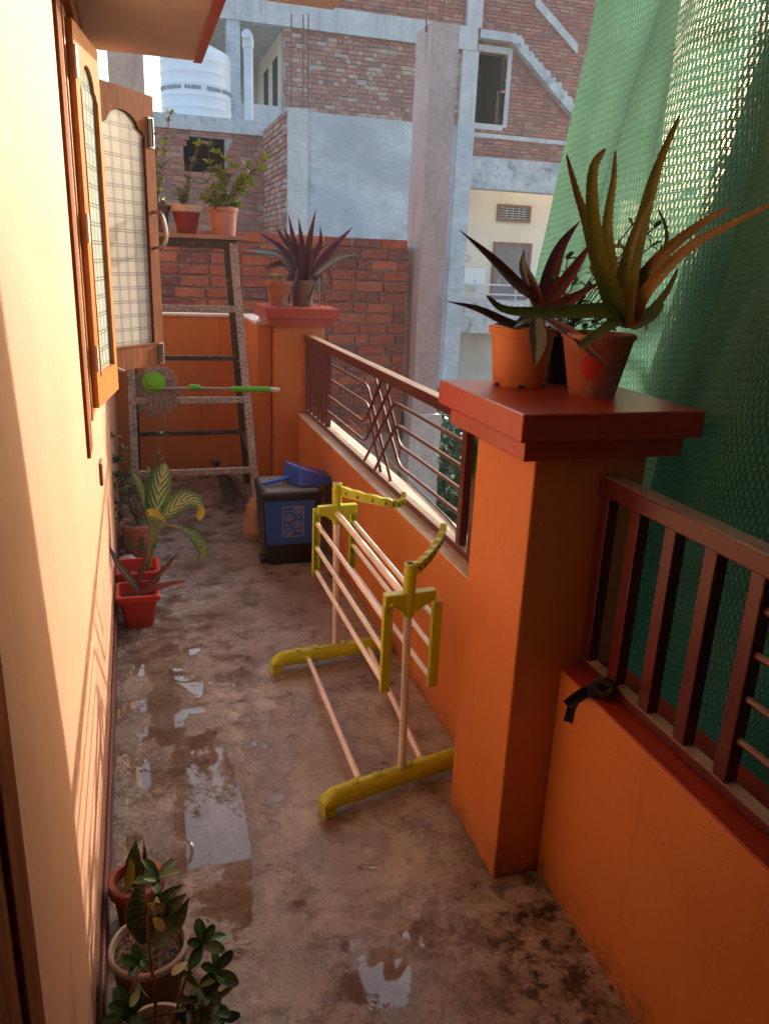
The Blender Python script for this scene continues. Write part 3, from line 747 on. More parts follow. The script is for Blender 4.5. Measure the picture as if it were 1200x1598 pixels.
blade([at(741, 684, x=1.03), at(744, 700, x=1.025), at(740, 725, x=1.025), at(738, 748, x=1.03)], .03, M['greencloth'], gt, 'cloth', prof='sword', thick=.01, fold=.6)

# ================================================================== GREEN NET
def net_sheet(ytop, ybot, x0, seed, label, NU=150, NV=70, z0=-1.2, H=4.6):
    net = MB()
    for j in range(NV + 1):
        v = j / NV; z = z0 + v * H
        yl = ytop + (z - 1.554) * (-.20) if z > 1.3 else ytop + .05 + (1.3 - z) * .05
        yl = min(yl, ytop + .12)
        for i in range(NU + 1):
            u = i / NU; y = yl - u * (yl + 2.4); s = u * (yl + 2.4)
            lean = .05 * max(0, z - 1.3)
            f1 = .045 * math.sin(s * 9.5 + .5 * math.sin(z * 1.7) + seed) + .022 * math.sin(s * 23 + z * .9 + seed * 2) + .010 * math.sin(s * 51 + z * 2) * .4
            amp = min(1, .15 + s * 1.4)
            sweep = .05 * math.sin((s * 3.1 - z * 1.25) * 2.2 + seed) * min(1, s)
            x = x0 + lean + amp * f1 + sweep + .012 * noise.noise(Vector((s * 6, z * 6, seed)))
            x = max(x, x0 - .105)
            net.v.append(Vector((x, y, z))); net.uv.append((s * 1.0, z))
    net.has_uv = True
    for j in range(NV):
        for i in range(NU):
            a = j * (NU + 1) + i; net.f.append([a, a + 1, a + NU + 2, a + NU + 1]); net.mi.append(0)
    return tag(net.build('shade_net', M['net'], None, smooth=True), label, 'netting', 'green shade nets outside the balcony')
net_sheet(2.63, 0, 1.36, 0, 'wide green shade netting reaching farthest left, hanging in folds outside the near railing')
net_sheet(2.05, 0, 1.56, 1.7, 'second green net layer behind the first, making the right side darker')

# ================================================================== STEP LADDER
lad = thing('step_ladder', (.3, 4.9, 0), 'paint splashed wooden step ladder standing before the end wall with pots on top', 'ladder')
FT, RT = 4.86, 5.02
def fl(px, py, y): return at(px, py, y=y)
A0, A1 = Vector((.655, 4.44, 0)), Vector((.575, FT, 1.665)); 
B0, B1 = Vector((-.045, 4.44, 0)), Vector((-.02, FT, 1.665))
C0, C1 = Vector((.735, 5.60, 0)), Vector((.555, RT, 1.665))
D0, D1 = Vector((-.03, 5.60, 0)), Vector((-.0, RT, 1.665))
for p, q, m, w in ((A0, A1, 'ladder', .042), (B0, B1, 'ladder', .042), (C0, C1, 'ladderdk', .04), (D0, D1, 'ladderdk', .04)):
    MB().bar(p, q, w, .032, up=(0, 1, 0)).build('leg', M[m], lad, bevel=.003)
def rung(a0, a1, b0, b1, z, m, h=.035, w=.02, name='rung', ext=0):
    t = z / 1.665; p = a0.lerp(a1, t); q = b0.lerp(b1, t); e = (p - q).normalized() * ext
    MB().bar(p + e, q - e, w, h).build(name, M[m], lad, bevel=.003)
for z in (.385, .79, 1.30): rung(A0, A1, B0, B1, z, 'ladder', .036, .030)
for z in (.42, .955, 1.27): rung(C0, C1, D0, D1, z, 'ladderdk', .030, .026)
for s0, s1, r0, r1 in ((A0, A1, C0, C1), (B0, B1, D0, D1)):
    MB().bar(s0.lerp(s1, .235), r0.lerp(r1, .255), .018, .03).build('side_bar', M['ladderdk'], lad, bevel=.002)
MB().box((-.10, 4.83, 1.685), (.655, 5.06, 1.708)).build('top_board', M['plank'], lad, bevel=.004)
MB().box((-.06, 4.85, 1.635), (.60, 4.872, 1.684)).build('top_bearer', M['ladderdk'], lad, bevel=.003)
MB().box((-.06, 5.02, 1.635), (.60, 5.042, 1.684)).build('top_bearer', M['ladderdk'], lad, bevel=.003)

# mop lying on the rung
yM = 4.62
mop = thing('mop', at(240, 603, y=yM), 'green spin mop laid across the ladder rung with grey strands hanging', 'mop')
MB().tube([at(232, 606, y=yM), at(372, 607, y=yM)], .0095, 10).build('pole', M['moppole'], mop, smooth=True)
MB().tube([at(360, 606, y=yM), at(366, 607, y=yM), at(418, 607.5, y=yM), at(422, 607.5, y=yM)], [.010, .016, .0165, .014], 12).build('grip', M['mopgreen'], mop, smooth=True)
MB().tube([at(422, 607.5, y=yM), at(434, 608, y=yM), at(437, 608, y=yM)], [.0145, .012, .007], 12).build('end_cap', M['mopwhite'], mop, smooth=True)
MB().tube([at(295, 604, y=yM), at(298, 604, y=yM), at(311, 605, y=yM), at(314, 605, y=yM)], [.012, .018, .017, .011], 10).build('lock_collar', M['mopgreen'], mop, smooth=True)
MB().tube([at(238, 607, y=yM), at(242, 606, y=yM), at(255, 606, y=yM)], [.011, .016, .012], 10).build('swivel_joint', M['mopgreen'], mop, smooth=True)
hc = at(240, 597, y=yM + .03); ax_ = Vector((-.1, -.75, .35)).normalized()
q4 = ax_.to_track_quat('Z', 'Y').to_matrix().to_4x4()
hd = MB(); hd.lathe([(.0, .03), (.03, .03), (.035, .012), (.062, .008), (.066, -.008), (.05, -.02), (0, -.02)], (0, 0, 0), 28); hd.v = [Matrix.Translation(hc) @ q4 @ v for v in hd.v]
hd.build('head_disc', M['mopgreen'], mop, smooth=True)
fb = MB(); rnd = random.Random(3)
for k in range(190):
    a = rnd.uniform(0, 6.283); L = rnd.uniform(.07, .115); r0 = rnd.uniform(.03, .06)
    d = Vector((math.cos(a), math.sin(a), rnd.uniform(-.35, .1)))
    p = Matrix.Translation(hc) @ q4 @ Vector((math.cos(a) * r0, math.sin(a) * r0, -.012))
    dd = (q4.to_3x3() @ d).normalized()
    pts = [p, p + dd * L * .4 + Vector((0, .0, .0)), p + dd * L * .72 + Vector((rnd.uniform(-.015, .015), 0, -.022)), p + dd * L * .9 + Vector((rnd.uniform(-.02, .02), 0, -.055))]
    fb.tube(pts, [.0045, .005, .0045, .003], 5)
tag(fb.build('mop_strands', M['mopfibre'], mop, smooth=True), None, kind='stuff')

# broom leaning behind the ladder
br = thing('broom', at(352, 770, z=0.02), 'dark grass hand broom standing behind the ladder, grey binding', 'broom')
bt, bb = at(338, 722, y=5.35), at(360, 760, y=5.25)
bm = MB(); rnd = random.Random(5)
for k in range(130):
    e = at(rnd.uniform(345, 385), rnd.uniform(755, 800), z=.004 + rnd.uniform(0, .02)); s0 = at(342 + rnd.uniform(-4, 4), 738, y=5.3)
    bm.tube([s0, s0.lerp(e, .5) + Vector((rnd.uniform(-.01, .01), 0, .01)), e], [.003, .0022, .001], 4)
tag(bm.build('bristles', M['broom'], br), None, kind='stuff')
s0 = at(342, 742, y=5.3); s1 = at(340, 728, y=5.3)
MB().tube([s0, s1], [.02, .018], 12).build('binding', M['broomgrey'], br, smooth=True)
bm = MB()
for k in range(46):
    a = rnd.uniform(0, 6.28); r = rnd.uniform(0, .016); e = s1 + Vector((math.cos(a) * .05 * rnd.random() - .015, math.sin(a) * .03, rnd.uniform(.02, .05)))
    bm.tube([s1 + Vector((math.cos(a) * r, math.sin(a) * r, 0)), e], [.003, .002], 4)
tag(bm.build('stub_ends', M['broom'], br), None, kind='stuff')

# ================================================================== DUSTBIN
bx0, bx1, by0, by1, bh = .60, .925, 3.93, 4.27, .415
dust = thing('dustbin', (.76, 4.1, 0), 'blue and black pedal dustbin with grey lid and printed recycling panel', 'dustbin')
def rrect(x0, x1, y0, y1, r, z, n=5):
    out = []
    for cx, cy, a0 in ((x1 - r, y1 - r, 0), (x0 + r, y1 - r, 90), (x0 + r, y0 + r, 180), (x1 - r, y0 + r, 270)):
        for k in range(n + 1):
            a = math.radians(a0 + 90 * k / n); out.append(Vector((cx + r * math.cos(a), cy + r * math.sin(a), z)))
    return out
def loft(loops, name, mats, parent, mi=None, smooth=True, capb=True, capt=True):
    b = MB(); n = len(loops[0])
    for i in range(len(loops) - 1):
        b.add(loops[i] + loops[i + 1], [(k, (k + 1) % n, n + (k + 1) % n, n + k) for k in range(n)], mi[i] if mi else 0)
    if capb: b.add(loops[0], [tuple(range(n))[::-1]], mi[0] if mi else 0)
    if capt: b.add(loops[-1], [tuple(range(n))], mi[-1] if mi else 0)
    o = b.build(name, mats, parent)
    bmw = __import__('bmesh').new(); bmw.from_mesh(o.data); __import__('bmesh').ops.remove_doubles(bmw, verts=bmw.verts, dist=1e-5); bmw.to_mesh(o.data); bmw.free()
    if smooth:
        o.data.polygons.foreach_set('use_smooth', [True] * len(o.data.polygons)); o.data.set_sharp_from_angle(angle=math.radians(35))
    return o
def L_(i, z, r=.03): return rrect(bx0 + i, bx1 - i, by0 + i, by1 - i, r, z)
loft([L_(.028, .0), L_(.024, .006), L_(.018, .12)], 'base', M['binblack'], dust)
loft([L_(.0165, .1202), L_(.0155, .124), L_(.004, .375)], 'body', M['binblack'], dust)
loft([L_(.0015, .372), L_(-.004, .376), L_(-.005, .405), L_(.0, .411), L_(.012, .412)], 'rim', M['binblack'], dust)
lidl = loft([L_(.014, .4125), L_(.018, .420), L_(.028, .424), L_(.034, .421), L_(.04, .423)], 'lid', M['lid'], dust)
# blue front sheath
def front(x, z): # point on the front face of the bin
    t = (z - .12) / .255; i = .0165 - .0125 * t
    return Vector((x, by0 + i - .004, z))
fp = MB(); i0, i1 = .05, .06
fp.prism([front(bx0 + .022, .118), front(bx1 - .052, .118), front(bx1 - .044, .371), front(bx0 + .008, .371)], (0, .012, 0)); fp.build('front_panel', M['binblue'], dust, bevel=.004)
sp_ = MB(); sp_.prism([Vector((bx0 + .012, by0 + .03, .125)), Vector((bx0 + .012, by1 - .05, .125)), Vector((bx0 + .002, by1 - .05, .368)), Vector((bx0 + .002, by0 + .03, .368))], (.01, 0, 0))
sp_.build('side_panel', M['binblack'], dust)
# printed panel
pr = MB(); FX0, FX1, FZ0, FZ1 = .705, .815, .165, .335
def stroke(pts, w=.0012, closed=False):
    w *= 1.5
    pts = [front(x, z) + Vector((0, -.0012, 0)) for x, z in pts]
    if closed: pts.append(pts[0])
    for p, q in zip(pts, pts[1:]):
        d = q - p
        if d.length < 1e-6: continue
        s_ = Vector((0, -1, 0)).cross(d).normalized() * w
        pr.add([p - s_, q - s_, q + s_, p + s_], [(0, 1, 2, 3)])
def circ(cx, cz, r, n=20): stroke([(cx + r * math.cos(6.2832 * k / n), cz + r * math.sin(6.2832 * k / n)) for k in range(n)], .001, True)
stroke([(FX0, FZ0), (FX1, FZ0), (FX1, FZ1), (FX0, FZ1)], .001, True)
cs = [(.784, .312), (.736, .272), (.784, .232), (.736, .192)]
for cx, cz in cs: circ(cx, cz, .0205)
stroke([(.778, .322), (.783, .326), (.794, .306), (.788, .299), (.776, .316)], .0009, True)
stroke([(.724, .268), (.73, .279), (.742, .277), (.748, .266), (.738, .263), (.73, .27), (.742, .272)], .0009)
stroke([(.78, .222), (.79, .222), (.79, .236), (.786, .245), (.782, .236)], .0009, True); stroke([(.774, .222), (.78, .230)], .0009)
stroke([(.726, .204), (.744, .186), (.747, .196), (.738, .183), (.728, .184)], .0009)
for a, c_ in (((.745, .310), (.763, .310)), ((.757, .272), (.771, .272)), ((.745, .232), (.763, .232)), ((.757, .196), (.771, .196))): stroke([a, c_], .0006)
po = pr.build('printed_panel', M['print'], dust)
for txt, x, z in (('PLASTIC', .713, .308), ('PAPER', .775, .270), ('METAL', .713, .230), ('CARDBOARD', .768, .197), ('BOXES', .779, .188)):
    cu = bpy.data.curves.new('print_curve', 'FONT'); cu.body = txt; cu.size = .0085; cu.extrude = .0002; cu.materials.append(M['print'])
    o_ = bpy.data.objects.new('tmp', cu); COL.objects.link(o_); bpy.context.view_layer.update(); me_ = bpy.data.meshes.new_from_object(o_); bpy.data.objects.remove(o_)
    o = bpy.data.objects.new('lettering', me_); COL.objects.link(o); o.parent = dust
    o.location = front(x, z) + Vector((0, -.0014, 0)) - root_loc(dust); o.rotation_euler = (math.radians(90), 0, 0)
MB().box((bx0 - .012, by0 + .05, .005), (bx0 + .02, by0 + .13, .035)).build('pedal', M['binblack'], dust, bevel=.005)
# dustpan on the lid
dp = thing('dustpan', (.83, 4.1, .43), 'glossy blue plastic dustpan lying on the dustbin lid', 'dustpan')
pz = .428
def dq(u, v, z):
    u = .05 + (u - .05) * 1.22; v *= 1.2; z *= 1.25
    d = Vector((.93, .30, 0)).normalized(); s = Vector((-d.y, d.x, 0)); return Vector((.78, 4.09, pz)) + d * u + s * v + Vector((0, 0, z))
pan = MB(); n = 12; top = []; bot = []
out = [(.0, -.06), (.01, -.085), (.06, -.105), (.15, -.115), (.19, -.10), (.215, -.04), (.22, .02), (.20, .09), (.15, .115), (.06, .105), (.01, .085), (.0, .06)]
def closed(o, k=4):
    n = len(o); r = []
    for i in range(n):
        a, b_, c, d = (Vector((*o[(i + q) % n], 0)) for q in (-1, 0, 1, 2))
        for q in range(k):
            u = q / k; p = .5 * ((2 * b_) + (c - a) * u + (2 * a - 5 * b_ + 4 * c - d) * u * u + (3 * b_ - a - 3 * c + d) * u ** 3); r.append((p.x, p.y))
    return r
out = closed(out)
ring0 = [dq(u, v, .001) for u, v in out]; ring1 = [dq(.1 + (u - .1) * .97, v * .97, .012) for u, v in out]
hh = lambda u: max(.012, .068 - u * .30)
ring2 = [dq(.1 + (u - .1) * .86 - .006, v * .84, .012 + hh(u)) for u, v in out]
ring3 = [dq(.1 + (u - .1) * .80 - .006, v * .78, .014 + hh(u)) for u, v in out]
loft([ring0, ring1, ring2, ring3], 'pan', M['dustpan'], dp)
hd = MB(); hd.tube([dq(.02, 0, .03), dq(-.03, 0, .028), dq(-.09, 0, .016), dq(-.135, 0, .010)], [.018, .014, .014, .011], 10); hd.v = [Vector((v.x, v.y, pz + .001 + (v.z - pz) * .75)) for v in hd.v]; hd.build('handle', M['dustpan'], dp, smooth=True)
# rough pink stone beside bin
st = MB(); rnd = random.Random(2)
rings = []
for z, r in ((0, .07), (.05, .085), (.12, .08), (.2, .06), (.245, .03)):
    rings.append([Vector((.60 + .055 + (r * math.cos(a) * .8) * (1 + .25 * noise.noise(Vector((a, z * 9, 2)))) - .03, 4.42 + r * math.sin(a) * (1 + .3 * noise.noise(Vector((a, z * 7, 5)))), z)) for a in [6.2832 * k / 14 for k in range(14)]])
so_ = loft(rings, 'stone', M['stonepink'], None, smooth=False); tag(so_, 'rough pink sandstone lump standing behind the dustbin', 'stone')

# ================================================================== CLOTHES RACK
rk = thing('clothes_rack', (.73, 2.4, 0), 'lime green and white folding clothes drying rack standing on the wet floor', 'clothes rack')
def foot(cx, cy, ang):
    d = Vector((math.cos(ang), math.sin(ang), 0)); s = Vector((-d.y, d.x, 0)); loops = []
    L = .262; prof = []
    for i in range(33):
        u = -L + 2 * L * i / 32; e = max(0, (abs(u) - (L - .055)) / .055)
        zt = .085 - .036 * e ** 2.2; zb_ = .032 - (.0 if e == 0 else .0)
        w = .030 - .006 * e ** 2
        prof.append((u, zt, w, zb_))
    loops = []
    for u, zt, w, zb_ in prof:
        c_ = Vector((cx, cy, 0)) + d * u; lp = []
        for a in range(12):
            t = math.pi * a / 11; lp.append(c_ + s * (w * math.cos(t)) + Vector((0, 0, zb_ + .008 + (zt - zb_ - .008) * math.sin(t) ** .8)))
        lp += [c_ - s * w * .9 + Vector((0, 0, zb_)), c_ + s * w * .9 + Vector((0, 0, zb_))]
        loops.append(lp)
    fo = loft(loops, 'foot_bar', M['lime'], rk)
    for e in (-1, 1):
        c_ = Vector((cx, cy, 0)) + d * (L - .022) * e
        mb = MB(); lo = []
        for z, q in ((.0, 1), (.004, 1.05), (.03, 1), (.05, .9)):
            lo.append([c_ + d * (.02 * q * a) + s * (.024 * q * b_) + Vector((0, 0, z)) for a, b_ in ((-1, -1), (1, -1), (1, 1), (-1, 1))])
        for i in range(3): mb.add(lo[i] + lo[i + 1], [(k, (k + 1) % 4, 4 + (k + 1) % 4, 4 + k) for k in range(4)])
        mb.add(lo[0], [(3, 2, 1, 0)]); mb.add(lo[3], [(0, 1, 2, 3)]); mb.build('foot_pad', M['lime'], fo, bevel=.003)
    for u in (-.15, -.075, .045): # domed plugs
        c_ = Vector((cx, cy, .083)) + d * u
        MB().lathe([(.0135, 0), (.0135, .003), (.010, .006), (0, .007)], c_, 18).build('plug', M['lime'], fo, smooth=True)
    c_ = Vector((cx, cy, 0)) + d * -.02
    tx = MB(); 
    for i in range(14):
        for j in range(5):
            u = -.055 + .115 * i / 13; v = (-.5 + j / 4) * .030; h = .032 + (.085 - .032) * max(0, 1 - (v / .030) ** 2) ** .4
            tx.lathe([(.0028, 0), (.0015, .0016), (0, .002)], Vector((cx, cy, h + .0005)) + d * (u + (.004 if j % 2 else 0)) + s * v, 6)
    tx.build('grip_texture', M['limecrust'], fo, kind='stuff')
    return d
dn = foot(.715, 1.975, math.radians(13)); dfv = foot(.715, 2.83, math.radians(6))
PN, PF = Vector((.732, 1.975, 0)), Vector((.727, 2.835, 0))
for nm, P in (('n', PN), ('f', PF)):
    P0, P1 = P + Vector((0, 0, .08)), P + Vector((-.008, 0, .665))
    MB().tube([P0, P1], .0125, 16).build('post', M['tube'], rk, smooth=True)
    MB().tube([P + Vector((-.007, 0, z)) for z in (.61, .618, .64, .74, .742, .75, .752, .775)], [.016, .0185, .019, .0185, .0205, .0205, .0185, .0185], 20).build('hub', M['lime'], rk, smooth=True)
    MB().tube([P + Vector((-.007, 0, z)) for z in (.7752, .7758)], [.012, .012], 16).build('hub_hole', M['dark'], rk)
    # cross piece
    cp = MB(); e = .083; zc = .672
    cp.prism([P + Vector((-e, -.016, zc + .012)), P + Vector((-e, -.016, zc - .024)), P + Vector((-.055, -.016, zc - .026)), P + Vector((-.02, -.016, zc - .05)), P + Vector((.012, -.016, zc - .05)), P + Vector((.05, -.016, zc - .022)), P + Vector((e - .01, -.016, zc - .018)), P + Vector((e - .01, -.016, zc + .017))], (0, .032, 0))
    cp.build('cross_bracket', M['lime'], rk, bevel=.003)
    for sx in (-1, 1):
        ax0 = P + Vector((sx * .0745 - (.0 if sx < 0 else .0), 0, 0)) + Vector((-.006 if sx < 0 else -.004, 0, 0)); a_ = MB()
        yo = -.030 if nm == 'n' else .030
        top_, bot_ = ax0 + Vector((0, yo, .665)), ax0 + Vector((0, yo, .385))
        # U channel: three walls
        for dx0, dx1, dy0, dy1 in ((-.014, .014, -.012 if nm == 'n' else .009, -.009 if nm == 'n' else .012), (-.014, -.0105, -.009, .009), (.0105, .014, -.009, .009)):
            a_.box(bot_ + Vector((dx0, dy0, 0)), Vector((top_.x + dx1, top_.y + dy1, top_.z)))
        a_.box(bot_ + Vector((-.0104, -.009, 0)), bot_ + Vector((.0104, .009, .003)))
        for z in (.08, .16, .23): a_.box(bot_ + Vector((-.0104, -.009, z)), bot_ + Vector((.0104, .009, z + .003)))
        ao = a_.build('drop_arm', M['lime'], rk, bevel=.0015)
        MB().lathe([(.006, 0), (.006, .002), (0, .003)], (0, 0, 0), 10)
        sc_ = MB(); sc_.lathe([(.006, -.001), (.006, .0015), (.0, .0025)], (0, 0, 0), 12); sc_.v = [Matrix.Translation(top_ + Vector((0, -.0135 if nm == 'n' else -.047, -.012))) @ Matrix.Rotation(math.radians(90), 4, 'X') @ v for v in sc_.v]; sc_.build('screw', M['steel'], ao)
    # top hanger arm
    if nm == 'n': pts = [P + Vector((.002, .008, .752)), at(655, 882, z=.768), at(672, 864, z=.782), at(686, 843, z=.802), at(693, 820, z=.832)]
    else: pts = [P + Vector((.004, 0, .745)), at(560, 774, z=.742), at(600, 783, z=.735), at(618, 786, z=.728), at(628, 782, z=.735), at(630, 770, z=.757)]
    c_ = spline(pts, 46); am = MB(); hs = []
    loops = []
    for i, p in enumerate(c_):
        t = i / 45; d = (c_[min(i + 1, 45)] - c_[max(i - 1, 0)]).normalized(); r = d.cross(Vector((0, 0, 1))).normalized(); u = r.cross(d)
        no_ = .0045 * abs(math.sin(t * math.pi * 8)) if t < .88 else .002
        h = .020 - .008 * t
        w = .0095
        loops.append([p + r * w + u * (h - .0045 + no_), p - r * w + u * (h - .0045 + no_), p - r * w * .8 - u * h, p + r * w * .8 - u * h])
    loft(loops, 'hanger_arm', M['lime'], rk, smooth=False)
    nt = MB()
    for k in range(7):
        i = 4 + k * 5; p = c_[i]; d = (c_[i + 1] - c_[i]).normalized(); r = d.cross(Vector((0, 0, 1))).normalized(); u = r.cross(d)
        for sgn in (-1, 1):
            m = Matrix((r * sgn, d, u)).transposed().to_4x4(); m.translation = p + r * sgn * .0097
            nt.box((-.0004, -.0045, -.009), (.0003, .0045, .004), 0, m)
    nt.build('slot', M['terradk'], rk)
    MB()
def tube(p, q, r=.0085, name='rail'): MB().tube([p, q], r, 12).build(name, M['tube'], rk, smooth=True)
tube(PF + Vector((-.007, -.018, .655)), PN + Vector((-.007, .018, .655)), .0115)
for sx in (-1, 1):
    for z in (.605, .505, .402):
        xx = sx * .0745 - .005; tube(PF + Vector((xx, .034, z)), PN + Vector((xx, -.034, z)), .0085)
        for P in (PN, PF):
            s_ = 1 if P is PN else -1
            MB().tube([P + Vector((xx, -.020 * s_, z)), P + Vector((xx, -.010 * s_, z))], .0105, 10).build('rail_socket', M['lime'], rk, smooth=True)
for un, uf in ((-.115, -.11), (.115, .155)):
    a, c_ = Vector((.715, 1.975, .052)) + dn * un + Vector((-.007, .02, 0)), Vector((.715, 2.83, .052)) + dfv * uf + Vector((0, -.02, 0)); tube(a, c_, .0105, 'base_tube')
    for p, q in ((a, c_), (c_, a)):
        d = (q - p).normalized(); MB().tube([p, p + d * .022], [.0145, .0135], 12).build('tube_socket', M['lime'], rk, smooth=True)

# ================================================================== POTS
def pot(parent, c, r0, r1, h, mat, rimh=.02, rimw=.006, wall=.006, soil=.8, n=36, rimmat=None, wob=0, collar=True):
    c = Vector(c); pr = [(0, .004), (r0 * .96, .004), (r0, 0), (r0 + (r1 - r0) * .1, h * .1)]
    hr = h - rimh
    pr += [(r0 + (r1 - r0) * t, h * t) for t in (.3, .55, .78)] + [(r0 + (r1 - r0) * (hr / h), hr)]
    rm = [(r1 + rimw, hr + .001), (r1 + rimw, h - .003), (r1 + rimw - .003, h), (r1 - wall, h), (r1 - wall - .004, hr), (r0 + (r1 - r0) * soil - wall, h * soil - .01)]
    if rimmat is None: MB().lathe(pr + rm, c, n, wob=wob).build('pot', mat, parent, smooth=True)
    else:
        o = MB().lathe(pr, c, n, wob=wob).build('pot', mat, parent, smooth=True)
        MB().lathe([(r1 * .98, hr + .0)] + rm, c, n, wob=wob).build('rim', rimmat, o, smooth=True)
    # lumpy soil
    b = MB(); rs = r0 + (r1 - r0) * soil - wall * .9; rings = 9
    b.v.append(c + Vector((0, 0, h * soil + .004))); b.uv.append((0, 0))
    for i in range(1, rings + 1):
        for k in range(24):
            a = 6.2832 * k / 24; rr = rs * i / rings
            p = Vector((rr * math.cos(a), rr * math.sin(a), 0)); b.v.append(c + p + Vector((0, 0, h * soil + .007 * noise.noise(p * 60) + .004 * noise.noise(p * 150)))); b.uv.append((0, 0))
    for k in range(24): b.f.append([0, 1 + k, 1 + (k + 1) % 24]); b.mi.append(0)
    for i in range(rings - 1):
        for k in range(24): a = 1 + i * 24 + k; e = 1 + i * 24 + (k + 1) % 24; b.f.append([a, a + 24, e + 24, e]); b.mi.append(0)
    b.build('soil', M['soil'], parent, smooth=True)
    return c + Vector((0, 0, h * soil))
CZ = 1.3065
# --- tradescantia in tan plastic pot on the near cap
p1 = thing('potted_tradescantia', (.957, 1.862, CZ), 'purple leaved plant in tan plastic pot, left front on the near pillar cap', 'potted plant')
pot(p1, (.957, 1.862, CZ), .067, .083, .152, M['tanpot'], .022, .005, soil=.86)
bnd = MB(); bnd.lathe([(.0695, .022), (.0705, .024), (.0707, .028), (.0700, .030)], (.957, 1.862, CZ), 36); bnd.build('band', M['tanpot'], p1, smooth=True)
ft_ = MB()
for k in range(6):
    a = 6.2832 * k / 6 - 1.9; ft_.box((-.008, -.003, .0), (.008, .0015, .008), 0, Matrix.Translation(Vector((.957, 1.862, CZ)) + Vector((math.cos(a), math.sin(a), 0)) * .0665) @ Matrix.Rotation(a + math.pi / 2, 4, 'Z'))
ft_.build('drain_notch', M['dark'], p1)
def px(l, ys):  # list of photo points with a depth for each
    n = len(l); return [at(p[0], p[1], y=ys[0] + (ys[1] - ys[0]) * i / (n - 1)) for i, p in enumerate(l)]
Y1 = 1.83
for pts, ys, w, m in (
    ([(838, 480), (832, 462), (807, 442), (768, 403), (717, 359)], (1.85, 1.62), .034, 'trad'),
    ([(836, 506), (815, 507), (794, 504), (746, 482), (697, 470)], (1.84, 1.68), .027, 'traddk'),
    ([(842, 492), (836, 466), (826, 440), (816, 414), (818, 388)], (1.87, 1.92), .036, 'tradgreen'),
    ([(845, 492), (842, 470), (832, 448), (822, 425)], (1.86, 1.84), .022, 'trad'),
    ([(846, 490), (850, 468), (860, 425), (877, 381), (905, 344)], (1.88, 1.95), .046, 'traddk'),
    ([(850, 490), (858, 468), (880, 440), (905, 405), (925, 375)], (1.86, 1.86), .036, 'trad'),
    ([(838, 496), (838, 512), (840, 535), (838, 554), (836, 570)], (1.775, 1.745), .042, 'tradgreen'),
    ([(850, 496), (866, 506), (895, 521), (921, 548), (949, 571)], (1.80, 1.56), .026, 'traddk'),
    ([(852, 500), (835, 497), (815, 500), (800, 512)], (1.82, 1.76), .03, 'tradgreen'),
    ([(846, 494), (870, 478), (900, 462), (935, 440)], (1.86, 1.80), .034, 'trad'),
    ([(842, 500), (852, 520), (865, 512), (884, 540)], (1.83, 1.78), .024, 'traddk')):
    blade(px(pts, ys), w, M[m], p1, n=14, prof='strap', fold=.42, thick=.0022)
# --- aloe in painted terracotta
PC2 = Vector((1.078, 1.70, CZ))
p2 = thing('potted_aloe', PC2, 'large aloe in terracotta pot with a red paint blot, right on near pillar cap', 'potted plant')
pot(p2, PC2, .056, .088, .150, M['terra'], .012, .002, soil=.9, wob=.01)
rm_ = MB(); q = []
for i in range(9):
    for j in range(9):
        a = math.radians(208 + 5.4 * i); zz = .035 + .075 * j / 8
        r = .056 + .032 * (zz / .150) + .0012; q.append(PC2 + Vector((r * math.cos(a), r * math.sin(a), zz)))
rm_.v = q; rm_.uv = [(0, 0)] * 81
rn = random.Random(4)
for i in range(8):
    for j in range(8):
        dx, dy = (i - 3.5) / 4, (j - 3.5) / 4
        if (dx * dx + dy * dy) ** .5 < .85 + .25 * noise.noise(Vector((i * .9, j * .9, 1))): rm_.f.append([i * 9 + j, (i + 1) * 9 + j, (i + 1) * 9 + j + 1, i * 9 + j + 1]); rm_.mi.append(0)
rm_.build('paint_blot', M['redmark'], p2, smooth=True)
for pts, ys, w, m, th in (
    ([(962, 500), (950, 470), (930, 410), (914, 345), (899, 298), (884, 242)], (1.70, 1.62), .034, 'aloebrown', .010),
    ([(966, 508), (958, 470), (938, 416), (925, 342), (925, 265), (944, 232)], (1.62, 1.57), .050, 'aloe', .014),
    ([(975, 490), (955, 420), (947, 365), (950, 325), (957, 280), (960, 236)], (1.72, 1.72), .034, 'aloe', .010),
    ([(978, 500), (980, 450), (990, 394), (1011, 310), (1030, 250), (1060, 180)], (1.66, 1.60), .046, 'aloe', .013),
    ([(974, 500), (972, 440), (980, 395), (998, 345), (1019, 298)], (1.63, 1.58), .036, 'aloe', .011),
    ([(985, 500), (1005, 460), (1030, 425), (1040, 365), (1026, 324)], (1.68, 1.66), .020, 'aloe', .008),
    ([(984, 500), (1000, 440), (1039, 392), (1092, 350), (1138, 323)], (1.69, 1.50), .040, 'aloebrown', .011),
    ([(985, 503), (1010, 452), (1074, 386), (1140, 350), (1212, 314)], (1.64, 1.36), .032, 'aloebrown', .010),
    ([(972, 492), (945, 484), (890, 486), (833, 487), (785, 482), (760, 462)], (1.62, 1.50), .040, 'aloe', .013),
    ([(978, 500), (962, 500), (930, 522), (905, 541)], (1.62, 1.54), .034, 'aloe', .013),
    ([(983, 512), (983, 490), (987, 460), (984, 434)], (1.60, 1.58), .020, 'aloebrown', .009),
    ([(988, 500), (1012, 488), (1040, 455), (1058, 418)], (1.74, 1.74), .030, 'aloe', .009),
    ([(985, 506), (1005, 500), (1022, 490), (1036, 474)], (1.70, 1.70), .030, 'aloe', .009),
    ([(970, 505), (962, 470), (955, 430), (963, 400)], (1.66, 1.66), .020, 'aloe', .008)):
    tp = .62 if pts[-1] == (905, 541) else .03
    blade(px(pts, ys), w, M[m], p2, n=18, prof='aloe', fold=.30, thick=th, teeth=22 if w > .03 else 12, tip=tp)
